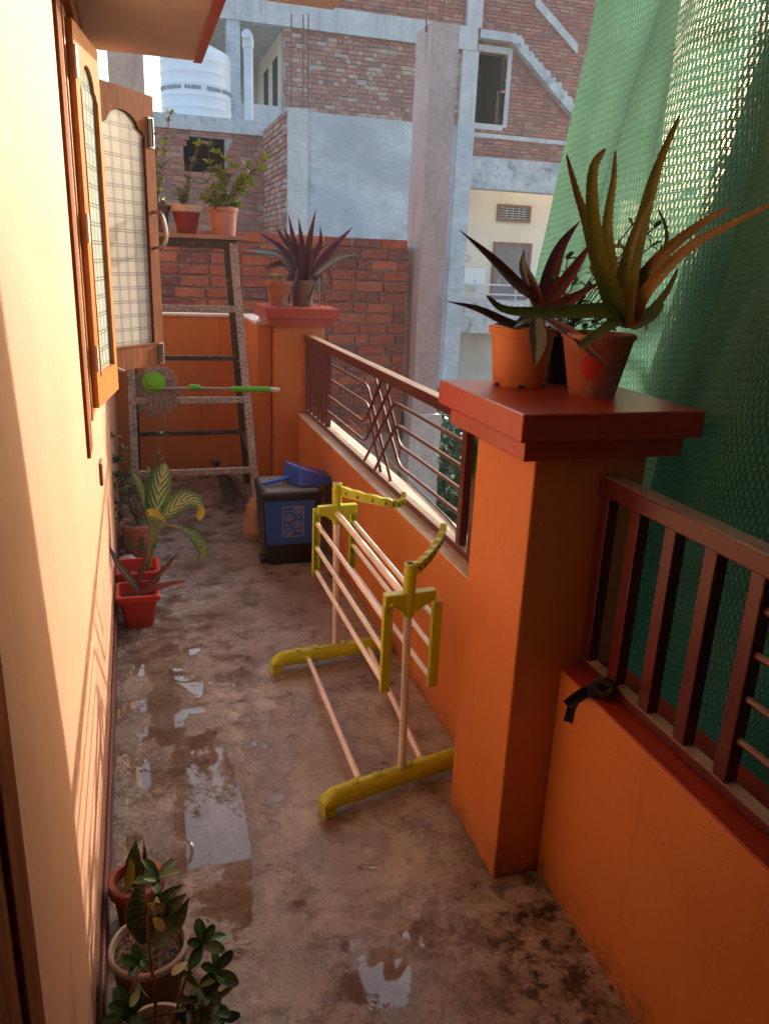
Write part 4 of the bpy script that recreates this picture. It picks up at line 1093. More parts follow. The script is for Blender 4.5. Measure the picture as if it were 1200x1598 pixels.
# --- third pot behind with leafy shrub
LJ = small_leaf_mesh('leaf', M['jade']); LB = small_leaf_mesh('leaf', M['jadebright']); LG = small_leaf_mesh('leaf', M['jadegrey'], w=.36); LY = small_leaf_mesh('leaf', M['jadeyel'], w=.55)
p3 = thing('potted_shrub', (1.105, 1.905, CZ), 'small leafy shrub in black pot hidden behind the aloe on the near cap', 'potted plant')
pot(p3, (1.095, 1.905, CZ), .038, .05, .13, M['blackpot'], .01, .003)
rnd = random.Random(11)
for k, (x, y) in enumerate(((885, 405), (900, 425), (868, 440), (880, 468), (905, 470), (925, 430), (1000, 365), (985, 352), (1020, 355), (1015, 385), (1030, 400), (915, 485), (935, 500), (1000, 500), (895, 495), (868, 490))):
    e = at(x, y, y=1.90); s0 = Vector((1.095, 1.905, CZ + .11)); mid_ = s0.lerp(e, .5) + Vector((0, .01, .02))
    MB().tube(spline([s0, mid_, e], 6), .002, 5).build('stem', M['stem'], p3)
    for tt in (.55, .8, 1.0): rosette(p3, s0.lerp(e, tt) + Vector((0, 0, .01 * (1 - tt))), (e - s0) + Vector((0, 0, .05)), (LJ, LG)[k % 2], 4, .030, 1.25, rnd=rnd)

# --- far cap: boat lily and small terracotta
PC4 = Vector((1.055, 5.18, CZ)); p4 = thing('potted_boat_lily', PC4, 'spiky dark purple boat lily in dark pot on far pillar cap', 'potted plant')
pot(p4, PC4, .062, .078, .16, M['terradk'], .03, .004, soil=.9)
for pts, w in (
    ([(474, 440), (478, 405), (484, 370), (493, 326)], .05), ([(470, 440), (468, 405), (458, 372), (450, 333)], .045), ([(474, 440), (473, 400), (470, 370), (466, 340)], .04),
    ([(468, 440), (462, 410), (452, 380), (443, 352)], .04), ([(480, 440), (500, 410), (525, 380), (551, 354)], .055), ([(482, 440), (505, 418), (530, 402), (562, 396)], .045),
    ([(480, 440), (505, 405), (522, 385), (538, 366)], .05), ([(466, 440), (440, 400), (410, 392), (378, 390)], .045), ([(468, 440), (445, 395), (425, 378), (402, 362)], .045),
    ([(466, 440), (445, 412), (425, 415), (411, 421)], .042), ([(486, 435), (497, 425), (499, 455), (499, 488)], .042), ([(464, 432), (468, 420), (462, 440), (459, 462)], .04),
    ([(462, 440), (452, 430), (451, 455), (452, 478)], .035), ([(480, 440), (488, 430), (484, 455), (478, 474)], .045), ([(488, 440), (506, 420), (515, 432), (518, 457)], .04),
    ([(470, 438), (455, 412), (442, 402), (428, 398)], .04), ([(476, 438), (490, 400), (500, 380), (500, 352)], .04), ([(470, 438), (462, 398), (440, 370), (432, 352)], .035),
    ([(478, 430), (482, 405), (494, 390), (508, 385)], .05), ([(472, 430), (470, 410), (460, 398), (448, 395)], .05)):
    dz = random.uniform(-.14, .10)
    blade(px(pts, (5.17, 5.17 + dz)), w, M[random.choice(('rhoeo', 'rhoeo', 'trad', 'tradgreen'))], p4, n=10, prof='strap', fold=.4, thick=.003)
PC5 = Vector((.895, 5.12, CZ)); p5 = thing('potted_spider_plant', PC5, 'small pale spider plant in terracotta pot at left of far pillar cap', 'potted plant')
pot(p5, PC5, .055, .082, .155, M['terra'], .03, .004, soil=.9)
for k in range(12):
    a = random.uniform(0, 6.28); r = random.uniform(.04, .09); b0 = PC5 + Vector((0, 0, .14)); blade([b0, b0 + Vector((math.cos(a) * r * .5, math.sin(a) * r * .5, .05)), b0 + Vector((math.cos(a) * r, math.sin(a) * r, .02 + random.uniform(0, .04)))], .012, M['spider'], p5, n=8, thick=.001)

# --- pots on the ladder
TZ = 1.7085
def twig_plant(t, base, tips, leafme, n, size, stemmat='stem', sr=.003, sub=2, rnd=random, spread=1.2, steps=(.5, .75, 1.0)):
    for e in tips:
        e = Vector(e); mid_ = base.lerp(e, .5) + Vector((rnd.uniform(-.02, .02), rnd.uniform(-.02, .02), .01))
        c_ = spline([base, mid_, e], 8); MB().tube(c_, [sr * (1 - .06 * i) for i in range(8)], 6).build('stem', M[stemmat], t, smooth=True)
        for tt in steps:
            p = c_[min(7, int(tt * 7))]; ax = (c_[min(7, int(tt * 7))] - c_[max(0, int(tt * 7) - 2)]).normalized() + Vector((0, 0, .3))
            rosette(t, p, ax, leafme[rnd.randrange(len(leafme))], n, size, spread, rnd=rnd)
rnd = random.Random(21); yL = 4.93
c_ = at(349, 366, y=yL); c_ = Vector((c_.x, yL, TZ)); p6 = thing('potted_plant', c_, 'bushy bright green plant in pink terracotta pot, rightmost on the ladder top', 'potted plant')
pot(p6, c_, .068, .083, .155, M['terrapink'], .022, .006, soil=.88)
tips = [at(x, y, y=yL + rnd.uniform(-.08, .08)) for x, y in ((326, 228), (352, 250), (405, 262), (412, 250), (380, 280), (390, 288), (345, 280), (325, 285), (372, 300), (350, 305), (330, 300), (338, 240), (362, 262), (340, 320), (368, 318), (385, 262), (322, 310))]
twig_plant(p6, c_ + Vector((0, 0, .13)), tips, (LB, LB, LG), 6, .048, 'stem', .003, rnd=rnd, steps=(.6, .82, 1.0))
c_ = at(292, 362, y=yL); c_ = Vector((c_.x, yL, TZ)); p7 = thing('potted_plant', c_, 'straggly tall plant in maroon pot with cream band, middle of the ladder top', 'potted plant')
pot(p7, c_, .056, .088, .155, M['maroonpot'], .038, .004, soil=.92, rimmat=M['whiteband'])
tips = [at(x, y, y=yL + rnd.uniform(-.05, .05)) for x, y in ((308, 228), (290, 262), (275, 290), (283, 310), (298, 285), (312, 224), (278, 300), (290, 300))]
twig_plant(p7, c_ + Vector((0, 0, .14)), tips, (LG, LG, LB), 5, .032, 'stem', .003, rnd=rnd, steps=(.35, .5, .8, 1.0))
c_ = at(246, 358, y=yL); c_ = Vector((c_.x, yL, TZ)); p8 = thing('potted_plant', c_, 'narrow yellowing plant in dark pot half hidden by the open shutter', 'potted plant')
pot(p8, c_, .055, .075, .155, M['terradk'], .02, .004, soil=.9)
tips = [at(x, y, y=yL + rnd.uniform(-.04, .04)) for x, y in ((243, 212), (247, 235), (244, 262), (250, 282), (266, 178), (262, 190), (248, 300), (255, 318))]
twig_plant(p8, c_ + Vector((0, 0, .14)), tips, (LB, LG, LY), 7, .034, 'stem', .003, rnd=rnd, steps=(.4, .55, .7, .85, 1.0))

# --- square red planters by the wall
def planter(c, w0, w1, h, label):
    t = thing('potted_plant', c, label, 'potted plant'); c = Vector(c)
    def R(w, z, r=.02): return [v + Vector((c.x, c.y, c.z)) for v in rrect(-w, w, -w, w, r, z)]
    loft([R(w0 * .96, .0), R(w0, .004), R(w0 + (w1 - w0) * .55, h * .62), R(w0 + (w1 - w0) * .55 + .004, h * .63), R(w1, h - .03), R(w1 + .012, h - .028), R(w1 + .013, h - .004), R(w1 + .009, h), R(w1 - .002, h), R(w1 - .006, h - .03), R(w1 - .012, h - .05)], 'planter', M['redpot'], t, capt=False)
    b = MB(); g = 9
    for i in range(g):
        for j in range(g):
            x, y = (w1 - .009) * (2 * i / (g - 1) - 1), (w1 - .009) * (2 * j / (g - 1) - 1); b.v.append(c + Vector((x, y, h - .055 + .010 * noise.noise(Vector((x * 50, y * 50, c.y)))))); b.uv.append((0, 0))
    for i in range(g - 1):
        for j in range(g - 1): b.f.append([i * g + j, (i + 1) * g + j, (i + 1) * g + j + 1, i * g + j + 1]); b.mi.append(0)
    b.build('soil', M['soil'], t, smooth=True); return t
p9 = planter((-.048, 3.385, 0), .062, .082, .165, 'nearer square red planter by the wall with thin purple strap leaves')
for pts, ys, w in (([(218, 925), (205, 905), (185, 880), (167, 845)], (3.38, 3.30), .034), ([(220, 925), (240, 905), (262, 882), (282, 860)], (3.40, 3.45), .026),
                   ([(218, 925), (240, 918), (266, 911), (293, 906)], (3.36, 3.25), .030), ([(216, 925), (217, 905), (224, 880), (230, 858)], (3.42, 3.48), .026),
                   ([(220, 925), (232, 915), (246, 905), (252, 892)], (3.42, 3.46), .026)):
    blade(px(pts, ys), w, M['tradgreen'] if pts[-1][1] == 845 else M['trad'] if pts[-1][1] == 906 else M['traddk'], p9, n=12, fold=.35, thick=.002)
p10 = planter((-.045, 3.66, 0), .066, .088, .17, 'farther square red planter with variegated cream and green dieffenbachia')
yD = 3.60
sm = MB(); sm.tube(spline(px([(222, 915), (229, 890), (238, 850), (243, 812)], (3.63, yD)), 12), [.013, .013, .013, .0125, .012, .012, .011, .011, .010, .009, .008, .007], 10); sm.build('cane', M['stemgreen'], p10, smooth=True)
nd = MB()
for k in range(7):
    p = px([(224, 905), (236, 862)], (3.62, 3.61)); q = p[0].lerp(p[1], k / 6); nd.lathe([(.0125, -.0015), (.0148, 0), (.0125, .0015)], q, 12)
nd.build('cane_ring', M['stem'], p10)
for pts, ys, w, m, pf in (([(243, 812), (245, 800), (248, 765), (254, 738), (258, 722)], (3.60, 3.66), .115, 'dieff', 'oval'),
                      ([(250, 808), (262, 800), (285, 780), (305, 782), (318, 797)], (3.58, 3.50), .095, 'dieff', 'oval'),
                      ([(238, 830), (230, 798), (222, 768), (213, 745), (205, 737)], (3.62, 3.66), .040, 'dieff', 'oval'),
                      ([(240, 812), (232, 800), (245, 802), (262, 818)], (3.57, 3.50), .035, 'yleaf', 'oval'),
                      ([(283, 824), (300, 832), (313, 848), (317, 862), (311, 880)], (3.50, 3.44), .062, 'dieff', 'oval'),
                      ([(309, 793), (314, 797), (312, 806), (310, 813)], (3.50, 3.49), .035, 'yleaf', 'oval')):
    blade(px(pts, ys), w, M[m], p10, n=18, prof=pf, fold=.22, thick=.0015)
MB().tube(spline(px([(238, 850), (250, 828), (264, 820), (284, 824)], (3.60, 3.50)), 10), .0045, 8).build('petiole', M['stemgreen'], p10, smooth=True)
MB().tube(spline(px([(240, 840), (246, 822), (250, 808)], (3.60, 3.58)), 6), .005, 8).build('petiole', M['stemgreen'], p10, smooth=True)
pb = MB(); pbc = at(200, 872, y=3.80); rings = []
for i in range(7):
    t = i / 6 * math.pi; rr = .045 * math.sin(t) + .001; rings.append([pbc + Vector((rr * math.cos(a) * (1 + .3 * noise.noise(Vector((a, i, 1)))), rr * math.sin(a), -.03 * math.cos(t) - .01 + .008 * noise.noise(Vector((a * 2, i, 9))))) for a in [6.2832 * k / 16 for k in range(16)]])
o = loft(rings, 'plastic_bag', M['plastic'], None); tag(o, 'crumpled clear plastic bag behind the farther red planter', 'bag')
o.data.materials[0].node_tree.nodes['Principled BSDF'].inputs['Transmission Weight'].default_value = .5
# --- decorated pot at the back
C11 = Vector((-.035, 4.235, 0)); p11 = thing('potted_plant', C11, 'tall succulent shrub in pot with leaf relief, behind the red planters', 'potted plant')
pot(p11, C11, .075, .098, .20, M['terrapink'], .02, .004, soil=.92, wob=.015)
for k in range(7):
    a = math.radians(200 + k * 22); r = .092; p = C11 + Vector((r * math.cos(a), r * math.sin(a), .05)); q = p + Vector((.03 * math.cos(a + 1.5) * (1 if k % 2 else -1), .0, .10))
    blade([p, p.lerp(q, .5) + Vector((math.cos(a), math.sin(a), 0)) * .004, q + Vector((math.cos(a), math.sin(a), 0)) * .006], .022, M['jadegrey'], p11, 'relief_leaf', n=8, prof='oval', thick=.002)
rnd = random.Random(31); base = C11 + Vector((0, 0, .18))
tips = [at(x, y, y=4.24 + d) for x, y, d in ((178, 683, 0), (193, 702, .02), (184, 718, -.02), (182, 742, .0), (196, 748, .05), (252, 680, .05), (248, 712, .05), (210, 742, 0), (178, 762, -.03))]
twig_plant(p11, base, tips, (LJ, LG), 8, .045, 'stem', .0045, rnd=rnd, spread=1.4, steps=(.72, 1.0))
tips = [at(x, y, y=4.20) for x, y in ((188, 790), (200, 775), (215, 770), (225, 790), (192, 812), (208, 758))]
twig_plant(p11, base, tips, (LJ, LG), 4, .075, 'stemgreen', .004, rnd=rnd, spread=1.1, steps=(1.0,))

# --- near bottom-left pots
CA = Vector((-.068, 1.66, 0)); p12 = thing('potted_snake_plant', CA, 'single upright snake plant leaf with yellow edge in brick red pot by the wall', 'potted plant')
pot(p12, CA, .048, .060, .125, M['terra'], .03, .008, soil=.8)
M['terrared'] = paint('brick_red_pot', (.34, .075, .04), None, 6, .6, .2)
p12.children[0].data.materials[0] = M['terrared']
for pts, ys, w, m in (([(203, 1385), (207, 1360), (210, 1335), (213, 1312)], (1.655, 1.66), .040, 'sansa'), ([(199, 1388), (203, 1372), (205, 1352), (203, 1338)], (1.63, 1.62), .022, 'yleaf'), ([(212, 1390), (220, 1365), (226, 1340), (225, 1310)], (1.67, 1.68), .014, 'sansa')):
    blade(px(pts, ys), w, M[m], p12, n=14, prof='sword', fold=.35, thick=.003)
CB = Vector((-.042, 1.405, 0)); p13 = thing('potted_snake_plant', CB, 'dark snake plant rosette in round grey rimmed pot full of soil', 'potted plant')
pot(p13, CB, .060, .082, .17, M['terradk'], .014, .003, soil=.88, rimmat=M['rim'], wob=.02)
SW = .82
for pts, ys, w in (([(236, 1465), (222, 1450), (214, 1425), (218, 1395), (228, 1375)], (1.40, 1.42), .062), ([(240, 1468), (258, 1455), (278, 1435), (296, 1400)], (1.39, 1.40), .055),
                   ([(242, 1462), (256, 1440), (270, 1415), (292, 1394)], (1.41, 1.44), .060), ([(240, 1460), (248, 1432), (262, 1400), (286, 1380)], (1.43, 1.47), .055),
                   ([(236, 1468), (250, 1462), (270, 1452), (292, 1428)], (1.37, 1.36), .050), ([(238, 1462), (238, 1435), (244, 1408), (246, 1385)], (1.41, 1.44), .055), ([(232, 1470), (226, 1462), (216, 1452), (212, 1436)], (1.37, 1.36), .04)):
    blade(px(pts, ys), w * SW, M['sansa'], p13, n=16, prof='sword', fold=.35, thick=.005)
rnd = random.Random(8); chips = MB()
for k in range(260):
    a = rnd.uniform(0, 6.28); r = .074 * rnd.random() ** .5; p = CB + Vector((r * math.cos(a), r * math.sin(a), .1515 + rnd.uniform(0, .004)))
    chips.box((-.004, -.0015, -.001), (.004, .0015, .001), 0, Matrix.Translation(p) @ Matrix.Rotation(rnd.uniform(0, 6), 4, 'Z') @ Matrix.Rotation(rnd.uniform(-.6, .6), 4, 'X'))
M['chips'] = paint('dry_soil_crumbs', (.30, .20, .16), (.15, .1, .08), 90, .95)
chips.build('soil_crumbs', M['chips'], p13, kind='stuff')
CC = Vector((-.035, 1.165, 0)); p14 = thing('potted_desert_rose', CC, 'leggy glossy leaved desert rose in grey rimmed pot at the bottom edge', 'potted plant')
pot(p14, CC, .055, .076, .185, M['terradk'], .014, .003, soil=.88, rimmat=M['rim'], wob=.02)
rnd = random.Random(9); base = CC + Vector((0, 0, .16))
def stalk(pts, r, m='stemred'): MB().tube(spline(pts, 10), r, 8).build('stem', M[m], p14, smooth=True)
stalk([base + Vector((.0, 0, 0)), at(243, 1560, y=1.14), at(236, 1500, y=1.16), at(232, 1440, y=1.18), at(242, 1378, y=1.20)], .0032)
rosette(p14, at(246, 1372, y=1.20), (.1, -.3, 1), LJ, 6, .046, 1.35, rnd=rnd)
for (x, y) in ((232, 1412), (240, 1432), (246, 1400)): rosette(p14, at(x, y, y=1.19), (.3, -1, .2), LY, 1, .040, .4, rnd=rnd)
stalk([base + Vector((-.01, .02, 0)), at(208, 1560, y=1.16), at(214, 1520, y=1.19)], .0028); rosette(p14, at(216, 1505, y=1.20), (0, -.3, 1), LJ, 6, .036, 1.4, rnd=rnd); rosette(p14, at(222, 1496, y=1.2), (0, -.4, 1), LJ, 4, .028, 1.2, rnd=rnd); rosette(p14, at(216, 1530, y=1.18), (0, -.6, -.6), LG, 2, .045, .5, rnd=rnd)
stalk([base + Vector((.03, .02, 0)), at(275, 1580, y=1.15), at(290, 1530, y=1.17), at(308, 1482, y=1.19)], .0028); 
rosette(p14, at(316, 1474, y=1.19), (.2, -.4, 1), LJ, 6, .050, 1.45, rnd=rnd); rosette(p14, at(336, 1515, y=1.18), (.4, -.4, 1), LJ, 6, .046, 1.4, rnd=rnd)
stalk([base + Vector((.04, 0, 0)), at(305, 1590, y=1.13), at(325, 1550, y=1.16), at(335, 1518, y=1.18)], .0026)
for (x, y, m, s_) in ((305, 1560, LG, .04), (322, 1550, LJ, .042), (295, 1575, LG, .038), (312, 1582, LJ, .045), (328, 1572, LJ, .05), (338, 1560, LG, .045), (300, 1590, LJ, .04), (345, 1590, LJ, .045), (310, 1540, LG, .035), (195, 1590, LJ, .05), (205, 1580, LJ, .045), (320, 1600, LG, .045), (185, 1600, LJ, .04)):
    e = at(x, y, y=1.15); rosette(p14, e, (.1, -.5, 1), m, 4, s_, 1.2, rnd=rnd); stalk([base, base.lerp(e, .6) + Vector((0, 0, .01)), e], .0022)
for (x, y) in ((292, 1502), (300, 1518)): rosette(p14, at(x, y, y=1.18), (-.6, -.5, .4), LY if x == 292 else LG, 1, .045, .3, rnd=rnd)

rn = random.Random(77); gr_ = MB()
for k in range(520):
    if k % 2: x, y = XW + .014 + abs(rn.gauss(0, .02)), rn.uniform(.9, 4.8)
    elif k % 4: x, y = .985 - abs(rn.gauss(0, .03)), rn.uniform(.8, 4.9)
    else: x, y = rn.uniform(-.1, .95), rn.uniform(.9, 5.5)
    if y < 1.9 and x > .84: x = .82 - abs(rn.gauss(0, .03)) if y > 1.53 else x
    r = rn.uniform(.0008, .0026); m = Matrix.Translation((x, y, r * .5)) @ Matrix.Rotation(rn.uniform(0, 6), 4, 'Z') @ Matrix.Rotation(rn.uniform(0, 1), 4, 'X')
    gr_.box((-r, -r * .8, -r * .5), (r, r * .8, r * .5), 0, m)
M['grit'] = paint('pale_grit', (.55, .47, .40), (.20, .14, .11), 60, .9)
tag(gr_.build('grit', M['grit'], None), None, kind='stuff')
# ================================================================== NEIGHBOURS
# boundary brick wall close behind the end wall
nb = thing('brick_wall', (1.3, 6.6, -3.3), 'near exposed red brick wall with thick mortar just beyond the end wall', 'wall')
YB = 6.60; xb1 = 2.255; zt = at(500, 374, y=YB).z
MB().box((-1.6, YB + .012, -3.3), (xb1, YB + .23, zt - .02)).build('mortar_bed', M['mortar_dk'], nb)
brick_field(nb, (-.3, YB), (1, 0, 0), xb1 + .3, zt - 1.62, zt, .225, .073, .0145, .05, NB, maxn=300, jit=.004, seed=3)
lw = MB(); rr_ = random.Random(6)
# raw concrete column
cc = thing('concrete_column', (2.42, 6.7, -3.3), 'tall rough bare concrete column rising beyond the railing, rusty rods on top', 'column')
cx0, cx1 = at(661, 300, y=6.45).x, at(700, 300, y=6.45).x
def rough_col(x0, x1, y0, y1, z0, z1, amp, N=60):
    lp = []
    for i in range(N + 1):
        z = z0 + (z1 - z0) * i / N; ring = []
        for (ax, ay, bx, by) in ((x0, y0, x1, y0), (x1, y0, x1, y1), (x1, y1, x0, y1), (x0, y1, x0, y0)):
            for k in range(5):
                x, y = ax + (bx - ax) * k / 5, ay + (by - ay) * k / 5; nz = amp * noise.noise(Vector((x * 7, y * 7, z * 4.5))) + amp * .5 * noise.noise(Vector((x * 25, y * 25, z * 18)))
                cxm, cym = (x0 + x1) / 2, (y0 + y1) / 2; v = Vector((x - cxm, y - cym, 0)); ring.append(Vector((x, y, z)) + v.normalized() * nz)
        lp.append(ring)
    return lp
ztop = at(680, 34, y=6.45).z
loft(rough_col(cx0, cx1 + .01, 6.45, 6.82, -3.3, ztop, .010), 'shaft', M['conc_pink'], cc, smooth=False)
loft(rough_col(cx0 - .03, cx1 + .04, 6.40, 6.87, -3.3, at(640, 648, y=6.4).z, .03, 30), 'footing_plaster', M['conc_light'], cc, smooth=False)
for x in (662, 690, 698):
    p = at(x, 40, y=6.6); MB().tube([Vector((p.x, 6.55 + (x - 660) * .004, ztop - .05)), Vector((p.x + .01, 6.55 + (x - 660) * .004, ztop + .45))], .006, 6).build('reinforcing_rod', M['rust'], cc)
# bare facade with grey plaster block, veranda and upper brickwork (all at Y=15)
YG = 13.2
YF = 18.2
fa = thing('unfinished_building', (5, YF, -3.3), 'unfinished multi-storey building of blue grey plaster, bare brick and open veranda', 'building')
A = lambda x, y, Y=YF: at(x, y, y=Y)
G = lambda x, y: at(x, y, y=YG)
gx0, gx1 = G(450, 250).x, G(733, 250).x; gz1 = G(600, 186).z
MB().box((gx0, YG, -3.3), (gx1, YF, gz1)).build('plastered_wall', M['conc_blue'], fa)
MB().box((gx0 - .02, YG - .05, -3.3), (G(480, 250).x, YG + .3, gz1 + .03)).build('plastered_pilaster', M['conc_light'], fa)
MB().box((G(700, 400).x, YG - .06, -3.3), (gx1 + .02, YG + .3, gz1 + .02)).build('plastered_pilaster', M['conc_blue'], fa)
bz0, bz1 = A(600, 200).z, A(600, 62).z; vx1 = A(443, 100).x; cx_ = A(720, 100).x
bzt = A(600, 24).z
MB().box((vx1, YF + .05, bz0), (cx_, YF + .28, bz1)).build('mortar_bed', M['mortar'], fa)
brick_field(fa, (vx1, YF + .04), (1, 0, 0), cx_ - vx1, bz0, bz1, .21, .078, .013, .05, FB, maxn=300, jit=.007, header=.4, skip=.02, seed=5)
MB().box((A(300, 20).x, YF - .06, bz1), (A(744, 60).x, YF + .3, bzt)).build('floor_beam', M['conc_light'], fa)
MB().box((cx_, YF - .04, -3.3), (A(744, 120).x, YF + .28, bz1)).build('corner_column', M['conc_light'], fa)
MB().box((A(728, 20).x, YF - .06, bzt), (A(752, 20).x, YF + .3, bzt + 2.6)).build('corner_column', M['conc_light'], fa)
ux0, ux1 = A(300, 20).x, A(728, 20).x
MB().box((ux0, YF + .06, bzt), (ux1, YF + .28, bzt + 2.4)).build('mortar_bed', M['mortar'], fa)
brick_field(fa, (ux0, YF + .05), (1, 0, 0), ux1 - ux0, bzt, bzt + 2.4, .23, .07, .011, .05, RB, maxn=60, jit=.005, seed=8)
# veranda
pz = A(410, 162).z; cl0, cl1 = A(355, 100).x, A(375, 100).x
MB().box((cl0, YF - .03, -3.3), (cl1, YF + .3, bz1)).build('veranda_column', M['conc_blue'], fa)
vd = 3.6
MB().box((cl1, YF + .1, pz - 1.1), (vx1, YF + .22, pz)).build('veranda_parapet', M['conc_light'], fa)
MB().box((ux0 - .4, YF + .301, bz1 - .01), (vx1 + .4, YF + vd + .3, bzt)).build('veranda_ceiling', M['conc_light'], fa)
MB().box((ux0 - .4, YF + .301, pz - 1.25), (vx1 + .4, YF + vd + .3, pz - 1.09)).build('veranda_floor', M['conc_light'], fa)
MB().box((ux0 - .4, YF + vd, pz - 1.1), (vx1 + .3, YF + vd + .15, bz1 + .01)).build('veranda_back_wall', M['greywhite'], fa)
sw = MB(); sw.box((vx1 + .001, YF + .29, pz - 1.1), (vx1 + .15, YF + vd + .01, bz1 + .01)); sw.build('veranda_side_wall', M['offwhite'], fa)
for y0, y1 in ((YF + .75, YF + 1.35), (YF + 2.0, YF + 2.6)):
    MB().box((vx1 - .012, y0, pz - .5), (vx1 - .001, y1, bz1 - .38)).build('window', M['dark'], fa)
for x in (455, 473, 481):
    MB().tube([Vector((A(x, 170, YG + .12).x, YG + .12, gz1 - .02)), Vector((A(x, 100, YG + .12).x, YG + .13, A(x, 22, YG + .12).z))], .010, 5).build('reinforcing_rod', M['rust'], fa)
# annex: red brick wall at Y=17.45 and its side wall
YR = 15.4
an = thing('brick_annex', (1.5, YR, -3.3), 'low pinkish brick annex with black square opening below the water tank', 'building')
R_ = lambda x, y: at(x, y, y=YR)
rx0, rx1 = R_(140, 300).x, R_(415, 300).x; rz1 = R_(400, 212).z
wx0, wx1, wz0, wz1 = R_(287, 240).x, R_(352, 240).x, R_(320, 271).z, R_(320, 214).z
bb = MB(); yb0, yb1 = YR + .012, YR + .23
for x0, x1, z0, z1 in ((rx0, wx0, -3.3, rz1), (wx1, rx1, -3.3, rz1), (wx0, wx1, -3.3, wz0), (wx0, wx1, wz1, rz1)): bb.box((x0, yb0, z0), (x1, yb1, z1))
bb.build('mortar_bed', M['mortar'], an)
brick_field(an, (rx0, YR), (1, 0, 0), rx1 - rx0, rz1 - 3.3, rz1, .23, .085, .013, .05, RB, holes=((wx0 - rx0, wx1 - rx0, wz0, wz1),), maxn=220, jit=.005, seed=12)
bi = MB(); bi.box((wx0 - .3, YR + .24, wz0 - .2), (wx1 + .3, YR + 2, wz1 + .2)); bi.f = [f[::-1] for f in bi.f]; del bi.f[2]; del bi.mi[2]; bi.build('room_interior', M['dark'], an)
MB().box((rx0, YR - .05, rz1), (rx1, YR + .35, rz1 + .17)).build('coping_beam', M['conc_light'], an)
MB().box((rx0, YR - .02, rz1 + .17), (rx1, YF - .1, rz1 + .24)).build('roof_slab', M['conc_stain'], an)
sy = YR - YG
MB().box((gx0 - .03, YG + .31, -3.3), (gx0 - .001, YR - .06, gz1 + .0)).build('mortar_bed', M['mortar'], an)
# side wall bricks face -x: direction runs toward the viewer
brick_field(an, (gx0 - .042, YR - .07), (0, -1, 0), sy - .05, rz1 - 3.2, gz1 - .02, .23, .075, .012, .05, FB, maxn=70, jit=.005, seed=14)
for o in [c for c in an.children if c.name.startswith('brick')]: pass
# water tank and pipe
YT = 17.0; tk0, tk1 = at(250, 150, y=YT), at(362, 150, y=YT); tr = (tk1.x - tk0.x) / 2 * .985; tc_ = Vector(((tk0.x + tk1.x) / 2, YT, rz1 + .245)); th = at(300, 82, y=YT).z - tc_.z
tk = thing('water_tank', tc_, 'white ribbed plastic water tank standing on the annex roof', 'water tank')
prof = [(0, 0), (tr * .97, 0)]
for i in range(6):
    z = th * (i + .5) / 6.6; prof += [(tr * .985, z - .09), (tr * .985, z - .03), (tr * 1.0, z), (tr * .985, z + .03)]
prof += [(tr * .985, th * .93), (tr * .93, th * .985), (tr * .35, th * 1.12), (tr * .3, th * 1.2), (0, th * 1.2)]
MB().lathe(prof, tc_, 48).build('body', M['tank'], tk, smooth=True, angle=25)
mk = MB(); rn = random.Random(5)
for i in range(30):
    a = math.radians(190 + i * 5.4); z = th * .47
    if rn.random() < .8:
        m = Matrix.Translation(tc_ + Vector((tr * 1.004 * math.cos(a), tr * 1.004 * math.sin(a), z))) @ Matrix.Rotation(a + math.pi / 2, 4, 'Z')
        w = rn.uniform(.02, .05); mk.box((-w, -.002, -.03), (w, .002, .03), 0, m)
mk.build('printed_band', M['tankmark'], tk)
YP = 15.75; pp = at(391, 150, y=YP)
pi_ = thing('vent_pipe', (pp.x, YP + .2, rz1 + .24), 'pale grey vertical pipe with capped elbow standing beside the tank', 'pipe')
zt_ = at(391, 70, y=YP).z
MB().tube([(pp.x, YP + .2, rz1 + .24), (pp.x, YP + .2, zt_)], .085, 18).build('pipe', M['pvc'], pi_, smooth=True)
MB().tube([(pp.x, YP + .2, zt_ - .02), (pp.x, YP + .2, zt_ + .10), (pp.x - .02, YP + .17, zt_ + .17), (pp.x - .05, YP + .12, zt_ + .2)], [.10, .10, .095, .09], 18).build('elbow', M['pvc'], pi_, smooth=True)
# brown plaster stair room behind the shutter
bc = thing('plaster_pillar', (.1, 8.6, -3.3), 'brown plastered pillar visible just above the open shutter', 'pillar')
b0, b1 = at(169, 110, y=8.6), at(225, 110, y=8.6)
MB().box((b0.x, 8.6, -3.3), (b1.x, 9.0, 5.2)).build('shaft', M['conc_brown'], bc)
# right: stair tower brickwork Y=16, white storey behind
YS = 18.4
sw_ = thing('stair_tower', (7, YS, -3.3), 'brick stair tower with dark window and diagonal concrete stair slab', 'building')
T = lambda x, y: at(x, y, y=YS)
tx0, tx1 = A(744, 120).x + .002, 12.8; tz0, tz1 = T(800, 250).z, T(800, 0).z + 2.0
ox0, ox1, oz0, oz1 = T(741, 130).x, T(789, 130).x, T(765, 194).z, T(765, 82).z
bb = MB()
for x0, x1, z0, z1 in ((ox1, tx1, tz0, tz1), (tx0, ox1, tz0, oz0), (tx0, ox1, oz1, tz1)): bb.box((x0, YS + .012, z0), (x1, YS + .25, z1))
bb.build('mortar_bed', M['mortar'], sw_)
def stair_z(x): # underside line of stair slab
    pA, pB = T(800, 70), T(872, 150); return pA.z + (x - pA.x) * (pB.z - pA.z) / (pB.x - pA.x)
brick_field(sw_, (tx0, YS), (1, 0, 0), tx1 - tx0, tz0, tz1, .23, .066, .011, .05, RB, holes=((-1, ox1 - tx0, oz0, oz1),), maxn=300, jit=.004, seed=17)
bi = MB(); bi.box((ox0 - .5, YS + .26, oz0 - .3), (ox1 + .4, YS + 2.4, oz1 + .3)); bi.f = [f[::-1] for f in bi.f]; del bi.f[2]; del bi.mi[2]; bi.build('room_interior', M['dark'], sw_)
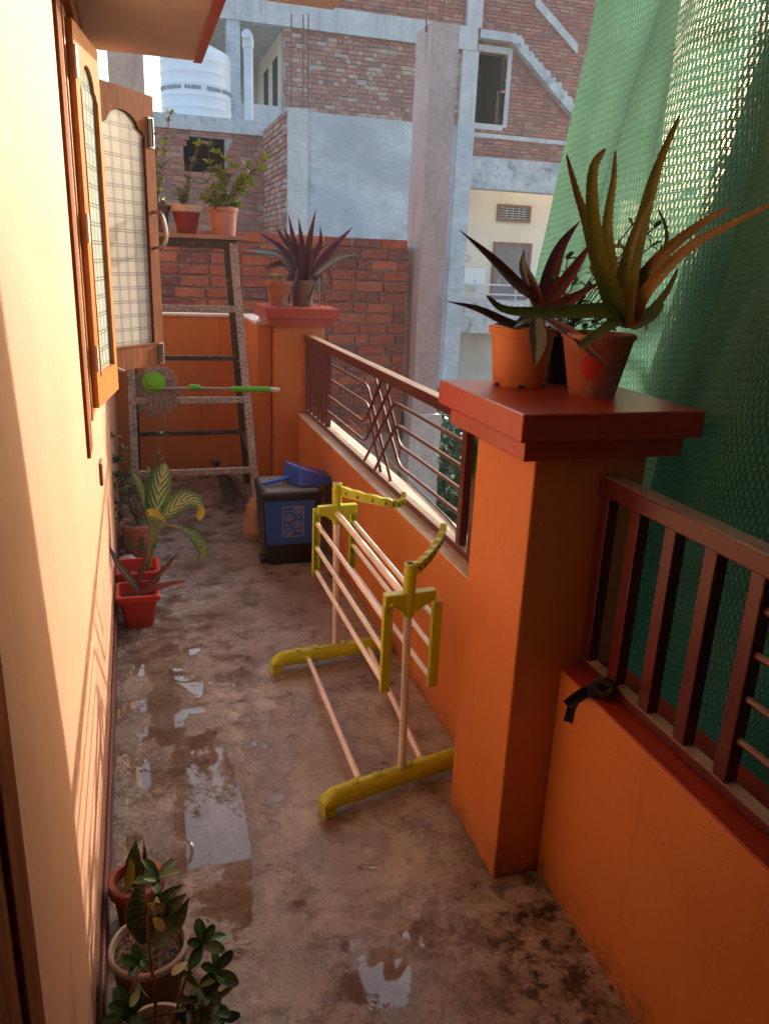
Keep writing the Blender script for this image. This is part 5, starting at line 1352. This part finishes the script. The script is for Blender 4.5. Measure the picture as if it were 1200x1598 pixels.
fr = MB(); fr.box((ox1, YS - .03, oz0 - .05), (ox1 + .10, YS + .2, oz1 + .02)); fr.box((ox0, YS - .03, oz0 - .12), (ox1, YS + .2, oz0)); fr.box((ox0, YS - .04, oz1), (ox1 + .1, YS + .2, oz1 + .13)); fr.build('opening_surround', M['conc_light'], sw_)
MB().bar(Vector((T(777, 190).x, YS + .12, oz0)), Vector((T(781, 140).x, YS + .14, T(780, 140).z)), .05, .05).build('leaning_post', M['rust'], sw_)
sl_ = MB(); q0, q1, q2 = T(744, 48), T(797, 56), T(890, 168)
th_ = .17; yy = YS - .22
sl_.prism([Vector((q0.x, yy, q1.z)), Vector((q1.x, yy, q1.z)), Vector((q2.x, yy, q2.z)), Vector((q2.x, yy, q2.z - th_ * 1.4)), Vector((q1.x - .05, yy, q1.z - th_)), Vector((q0.x, yy, q1.z - th_))], (0, .25, 0))
sl_.build('stair_slab', M['conc_stain'], sw_)
rn = random.Random(41)
for i in range(22):
    t = i / 21 + rn.uniform(-.01, .01); p = Vector((q1.x + (q2.x - q1.x) * t, 0, q1.z + (q2.z - q1.z) * t)); w_ = rn.uniform(.05, .13); h_ = rn.uniform(.01, .09)
    MB().box((p.x - .02, YS - .19 + rn.uniform(0, .03), p.z - .05), (p.x + w_, YS + .02, p.z + h_)).build('step_rubble', M['conc_stain'], sw_, bevel=.01)
q3, q4_ = T(835, -6), T(900, 70)
s2 = MB(); s2.prism([Vector((q3.x, YS - .06, q3.z)), Vector((q4_.x, YS - .06, q4_.z)), Vector((q4_.x, YS - .06, q4_.z - .2)), Vector((q3.x, YS - .06, q3.z - .2))], (0, .07, 0)); s2.build('stair_slab', M['conc_light'], sw_)
z_ = T(800, 216).z; MB().box((tx0, YS - .02, z_ - .04), (tx1, YS + .1, z_ + .05)).build('cement_band', M['conc_light'], sw_)
MB().box((tx0, YS - .15, T(780, 297).z), (tx1, YS + .3, tz0)).build('floor_slab', M['conc_stain'], sw_)
# white storey
YW = 20.2
ws = thing('white_house', (8, YW, -3.3), 'cream painted house wall with brown door, small grille window and washbasin', 'house')
V = lambda x, y, Y=YW: at(x, y, y=Y)
wxa, wxb = gx1 + .05, 13.0; zfl = V(760, 485).z
MB().box((wxa - .6, YW, zfl - .1), (wxb, YW + .3, V(800, 280).z + .8)).build('wall', M['offwhite'], ws)
zb_ = at(750, 520, y=18.8).z; zt2 = at(750, 470, y=18.8).z
MB().box((wxa - .5, 18.8, zb_), (wxb, YW + .3, zt2)).build('balcony_slab', M['conc_stain'], ws)
MB().box((wxa - .6, YW + .05, -3.3), (wxb, YW + .3, zb_)).build('lower_wall', M['greywhite'], ws)
# grille window
g0, g1 = V(776, 318), V(826, 348); f_ = MB(); e = .06
def ring(mb, x0, x1, z0, z1, e, y0, y1):
    mb.box((x0, y0, z0), (x0 + e, y1, z1)); mb.box((x1 - e, y0, z0), (x1, y1, z1)); mb.box((x0 + e, y0, z0), (x1 - e, y1, z0 + e)); mb.box((x0 + e, y0, z1 - e), (x1 - e, y1, z1))
ring(f_, g0.x, g1.x, g1.z, g0.z, .07, YW - .05, YW); wo_ = f_.build('window_frame', M['brownframe'], ws)
MB().box((g0.x + .07, YW - .015, g1.z + .07), (g1.x - .07, YW - .002, g0.z - .07)).build('window_pane', M['dark'], wo_)
gr = MB(); cxg, czg = (g0.x + g1.x) / 2, (g0.z + g1.z) / 2; hw, hh_ = (g1.x - g0.x) / 2 - .09, (g0.z - g1.z) / 2 - .08
for k in range(-2, 3): gr.tube([(cxg - hw, YW - .03, czg + hh_ * k / 2.2), (cxg + hw, YW - .03, czg + hh_ * k / 2.2)], .008, 5)
for k in (-.55, -.1, .35, .7): gr.tube([(cxg + hw * k, YW - .032, czg - hh_), (cxg + hw * k, YW - .032, czg + hh_)], .008, 5)
gr.build('window_grille', M['pvc'], wo_)
d0, d1 = V(770, 377), V(820, 482); f_ = MB(); ring(f_, d0.x, d1.x, zfl, d0.z, .085, YW - .06, YW); do_ = f_.build('door_frame', M['brownframe'], ws)
MB().box((d0.x + .086, YW - .03, zfl), (d1.x - .086, YW - .002, d0.z - .086)).build('door', M['greydoor'], ws)
MB().box((V(773, 440).x + .05, YW - .05, V(773, 446).z), (V(773, 440).x + .075, YW - .03, V(773, 434).z)).build('door_handle', M['steel'], ws)
# washbasin
bs = thing('washbasin', V(743, 450, 20.0), 'white washbasin fixed on the cream wall left of the brown door', 'washbasin')
bc_ = V(743, 444, 20.0)
MB().lathe([(.02, -.5), (.04, -.15), (.12, -.12), (.2, -.03), (.22, 0), (.2, .0), (.15, -.06), (0, -.08)], bc_, 20, sy=.7).build('bowl', M['tank'], bs, smooth=True)
MB().tube([bc_ + Vector((0, .12, 0)), bc_ + Vector((0, .12, .1)), bc_ + Vector((0, .05, .1))], .014, 6).build('tap', M['steel'], bs)
MB().box(bc_ + Vector((-.32, .19, .02)), bc_ + Vector((.34, .198, .42))).build('splashback', M['tank'], bs)
tr_ = MB(); c0 = V(727, 403, 20.1); tr_.tube([c0 + Vector((.09 * math.cos(a), 0, .09 * math.sin(a))) for a in [k * .5 for k in range(13)]], .012, 6); tag(tr_.build('towel_ring', M['steel'], None), 'round steel towel ring on the cream wall above the washbasin', 'towel ring')
# metal handrails
hr_ = thing('handrail', at(760, 450, y=18.9), 'two pale steel handrails across the cream house balcony', 'railing')
for y in (443, 458):
    MB().tube([at(722, y, y=18.9), at(1000, y + 9, y=18.9)], .022, 8).build('rail', M['pvc'], hr_, smooth=True)
for x in (806, 900, 990): MB().tube([at(x, 443, y=18.92), Vector((at(x, 443, y=18.92).x, 18.92, zt2))], .02, 8).build('rail_post', M['pvc'], hr_, smooth=True)

# ================================================================== TREES
tl = small_leaf_mesh('leaf_clump', M['treeleaf'], n=4)
def tree(name, c, r, h, z0, n, label, size=.14, seed=1, trunk=True):
    rnd = random.Random(seed); t = thing(name, (c[0], c[1], z0), label, 'tree' if trunk else 'bush')
    b = MB(); src = [v.co.copy() for v in tl.vertices]; fs = [tuple(p.vertices) for p in tl.polygons]; suv = [(.5, .5)] * len(src)
    cl = [Vector((rnd.uniform(-1, 1), rnd.uniform(-1, 1), rnd.uniform(-1, 1))) * .75 for _ in range(16)]
    for k in range(n):
        q = rnd.choice(cl); v = Vector((rnd.gauss(0, 1), rnd.gauss(0, 1), rnd.gauss(0, 1))).normalized() * rnd.uniform(.3, 1) ** .5 * .42
        p = q + v
        p = Vector((c[0] + p.x * r, c[1] + p.y * r, c[2] + p.z * h))
        m = Matrix.Translation(p) @ Matrix.Rotation(rnd.uniform(0, 6.28), 4, 'Z') @ Matrix.Rotation(rnd.uniform(-1.1, 1.1), 4, 'Y') @ Matrix.Rotation(rnd.uniform(-1, 1), 4, 'X') @ Matrix.Scale(size * rnd.uniform(.6, 1.2), 4)
        b.add([m @ v for v in src], fs, 0, suv)
    b.build('crown', M['treeleaf'], t, kind='stuff')
    tk_ = MB(); tk_.tube(spline([(c[0], c[1], z0), (c[0] + .1, c[1], (z0 + c[2]) / 2), (c[0], c[1], c[2] + h * .3)], 10), [.16 * r / 2 * (1 - .06 * i) + .02 for i in range(10)], 8)
    for k in range(5):
        q = rnd.choice(cl); tk_.tube([(c[0], c[1], c[2] - h * .5), (c[0] + q.x * r * .5, c[1] + q.y * r * .5, c[2] + q.z * h * .3), (c[0] + q.x * r, c[1] + q.y * r, c[2] + q.z * h)], [.05, .035, .015], 6)
    tk_.build('trunk', M['stem'], t, smooth=True)
tree('bush', (3.05, 7.6, -1.15), 1.0, 1.5, -3.3, 9000, 'dense dark green bush between the concrete column and the near pillar', .10, 3, False)
tree('tree', (7.6, 8.2, -.6), 2.0, 2.3, -3.3, 3600, 'leafy tree behind the lower part of the green shade netting', .16, 5)
tree('tree', (5.2, 4.1, 2.2), 1.5, 2.6, -3.3, 4000, 'tall tree just outside the netting beside the near railing', .15, 7)
tree('tree', (4.6, 2.2, -1.4), 1.7, 1.6, -3.3, 3000, 'low tree below the near railing behind the netting', .15, 9)

# thin morning haze over the whole place
hz = MB(); hz.box((-290, -290, -4.3), (290, 290, 16))
ho = hz.build('haze', None); ho.data.materials.clear()
hm = bpy.data.materials.new('thin_haze'); hm.use_nodes = True; ht = hm.node_tree; ht.nodes.clear()
hv = ht.nodes.new('ShaderNodeVolumePrincipled'); hv.inputs['Color'].default_value = (.86, .92, 1, 1); hv.inputs['Density'].default_value = .0016; hv.inputs['Anisotropy'].default_value = .3
hoo = ht.nodes.new('ShaderNodeOutputMaterial'); ht.links.new(hv.outputs[0], hoo.inputs[1]); ho.data.materials.append(hm); tag(ho, None, kind='stuff')
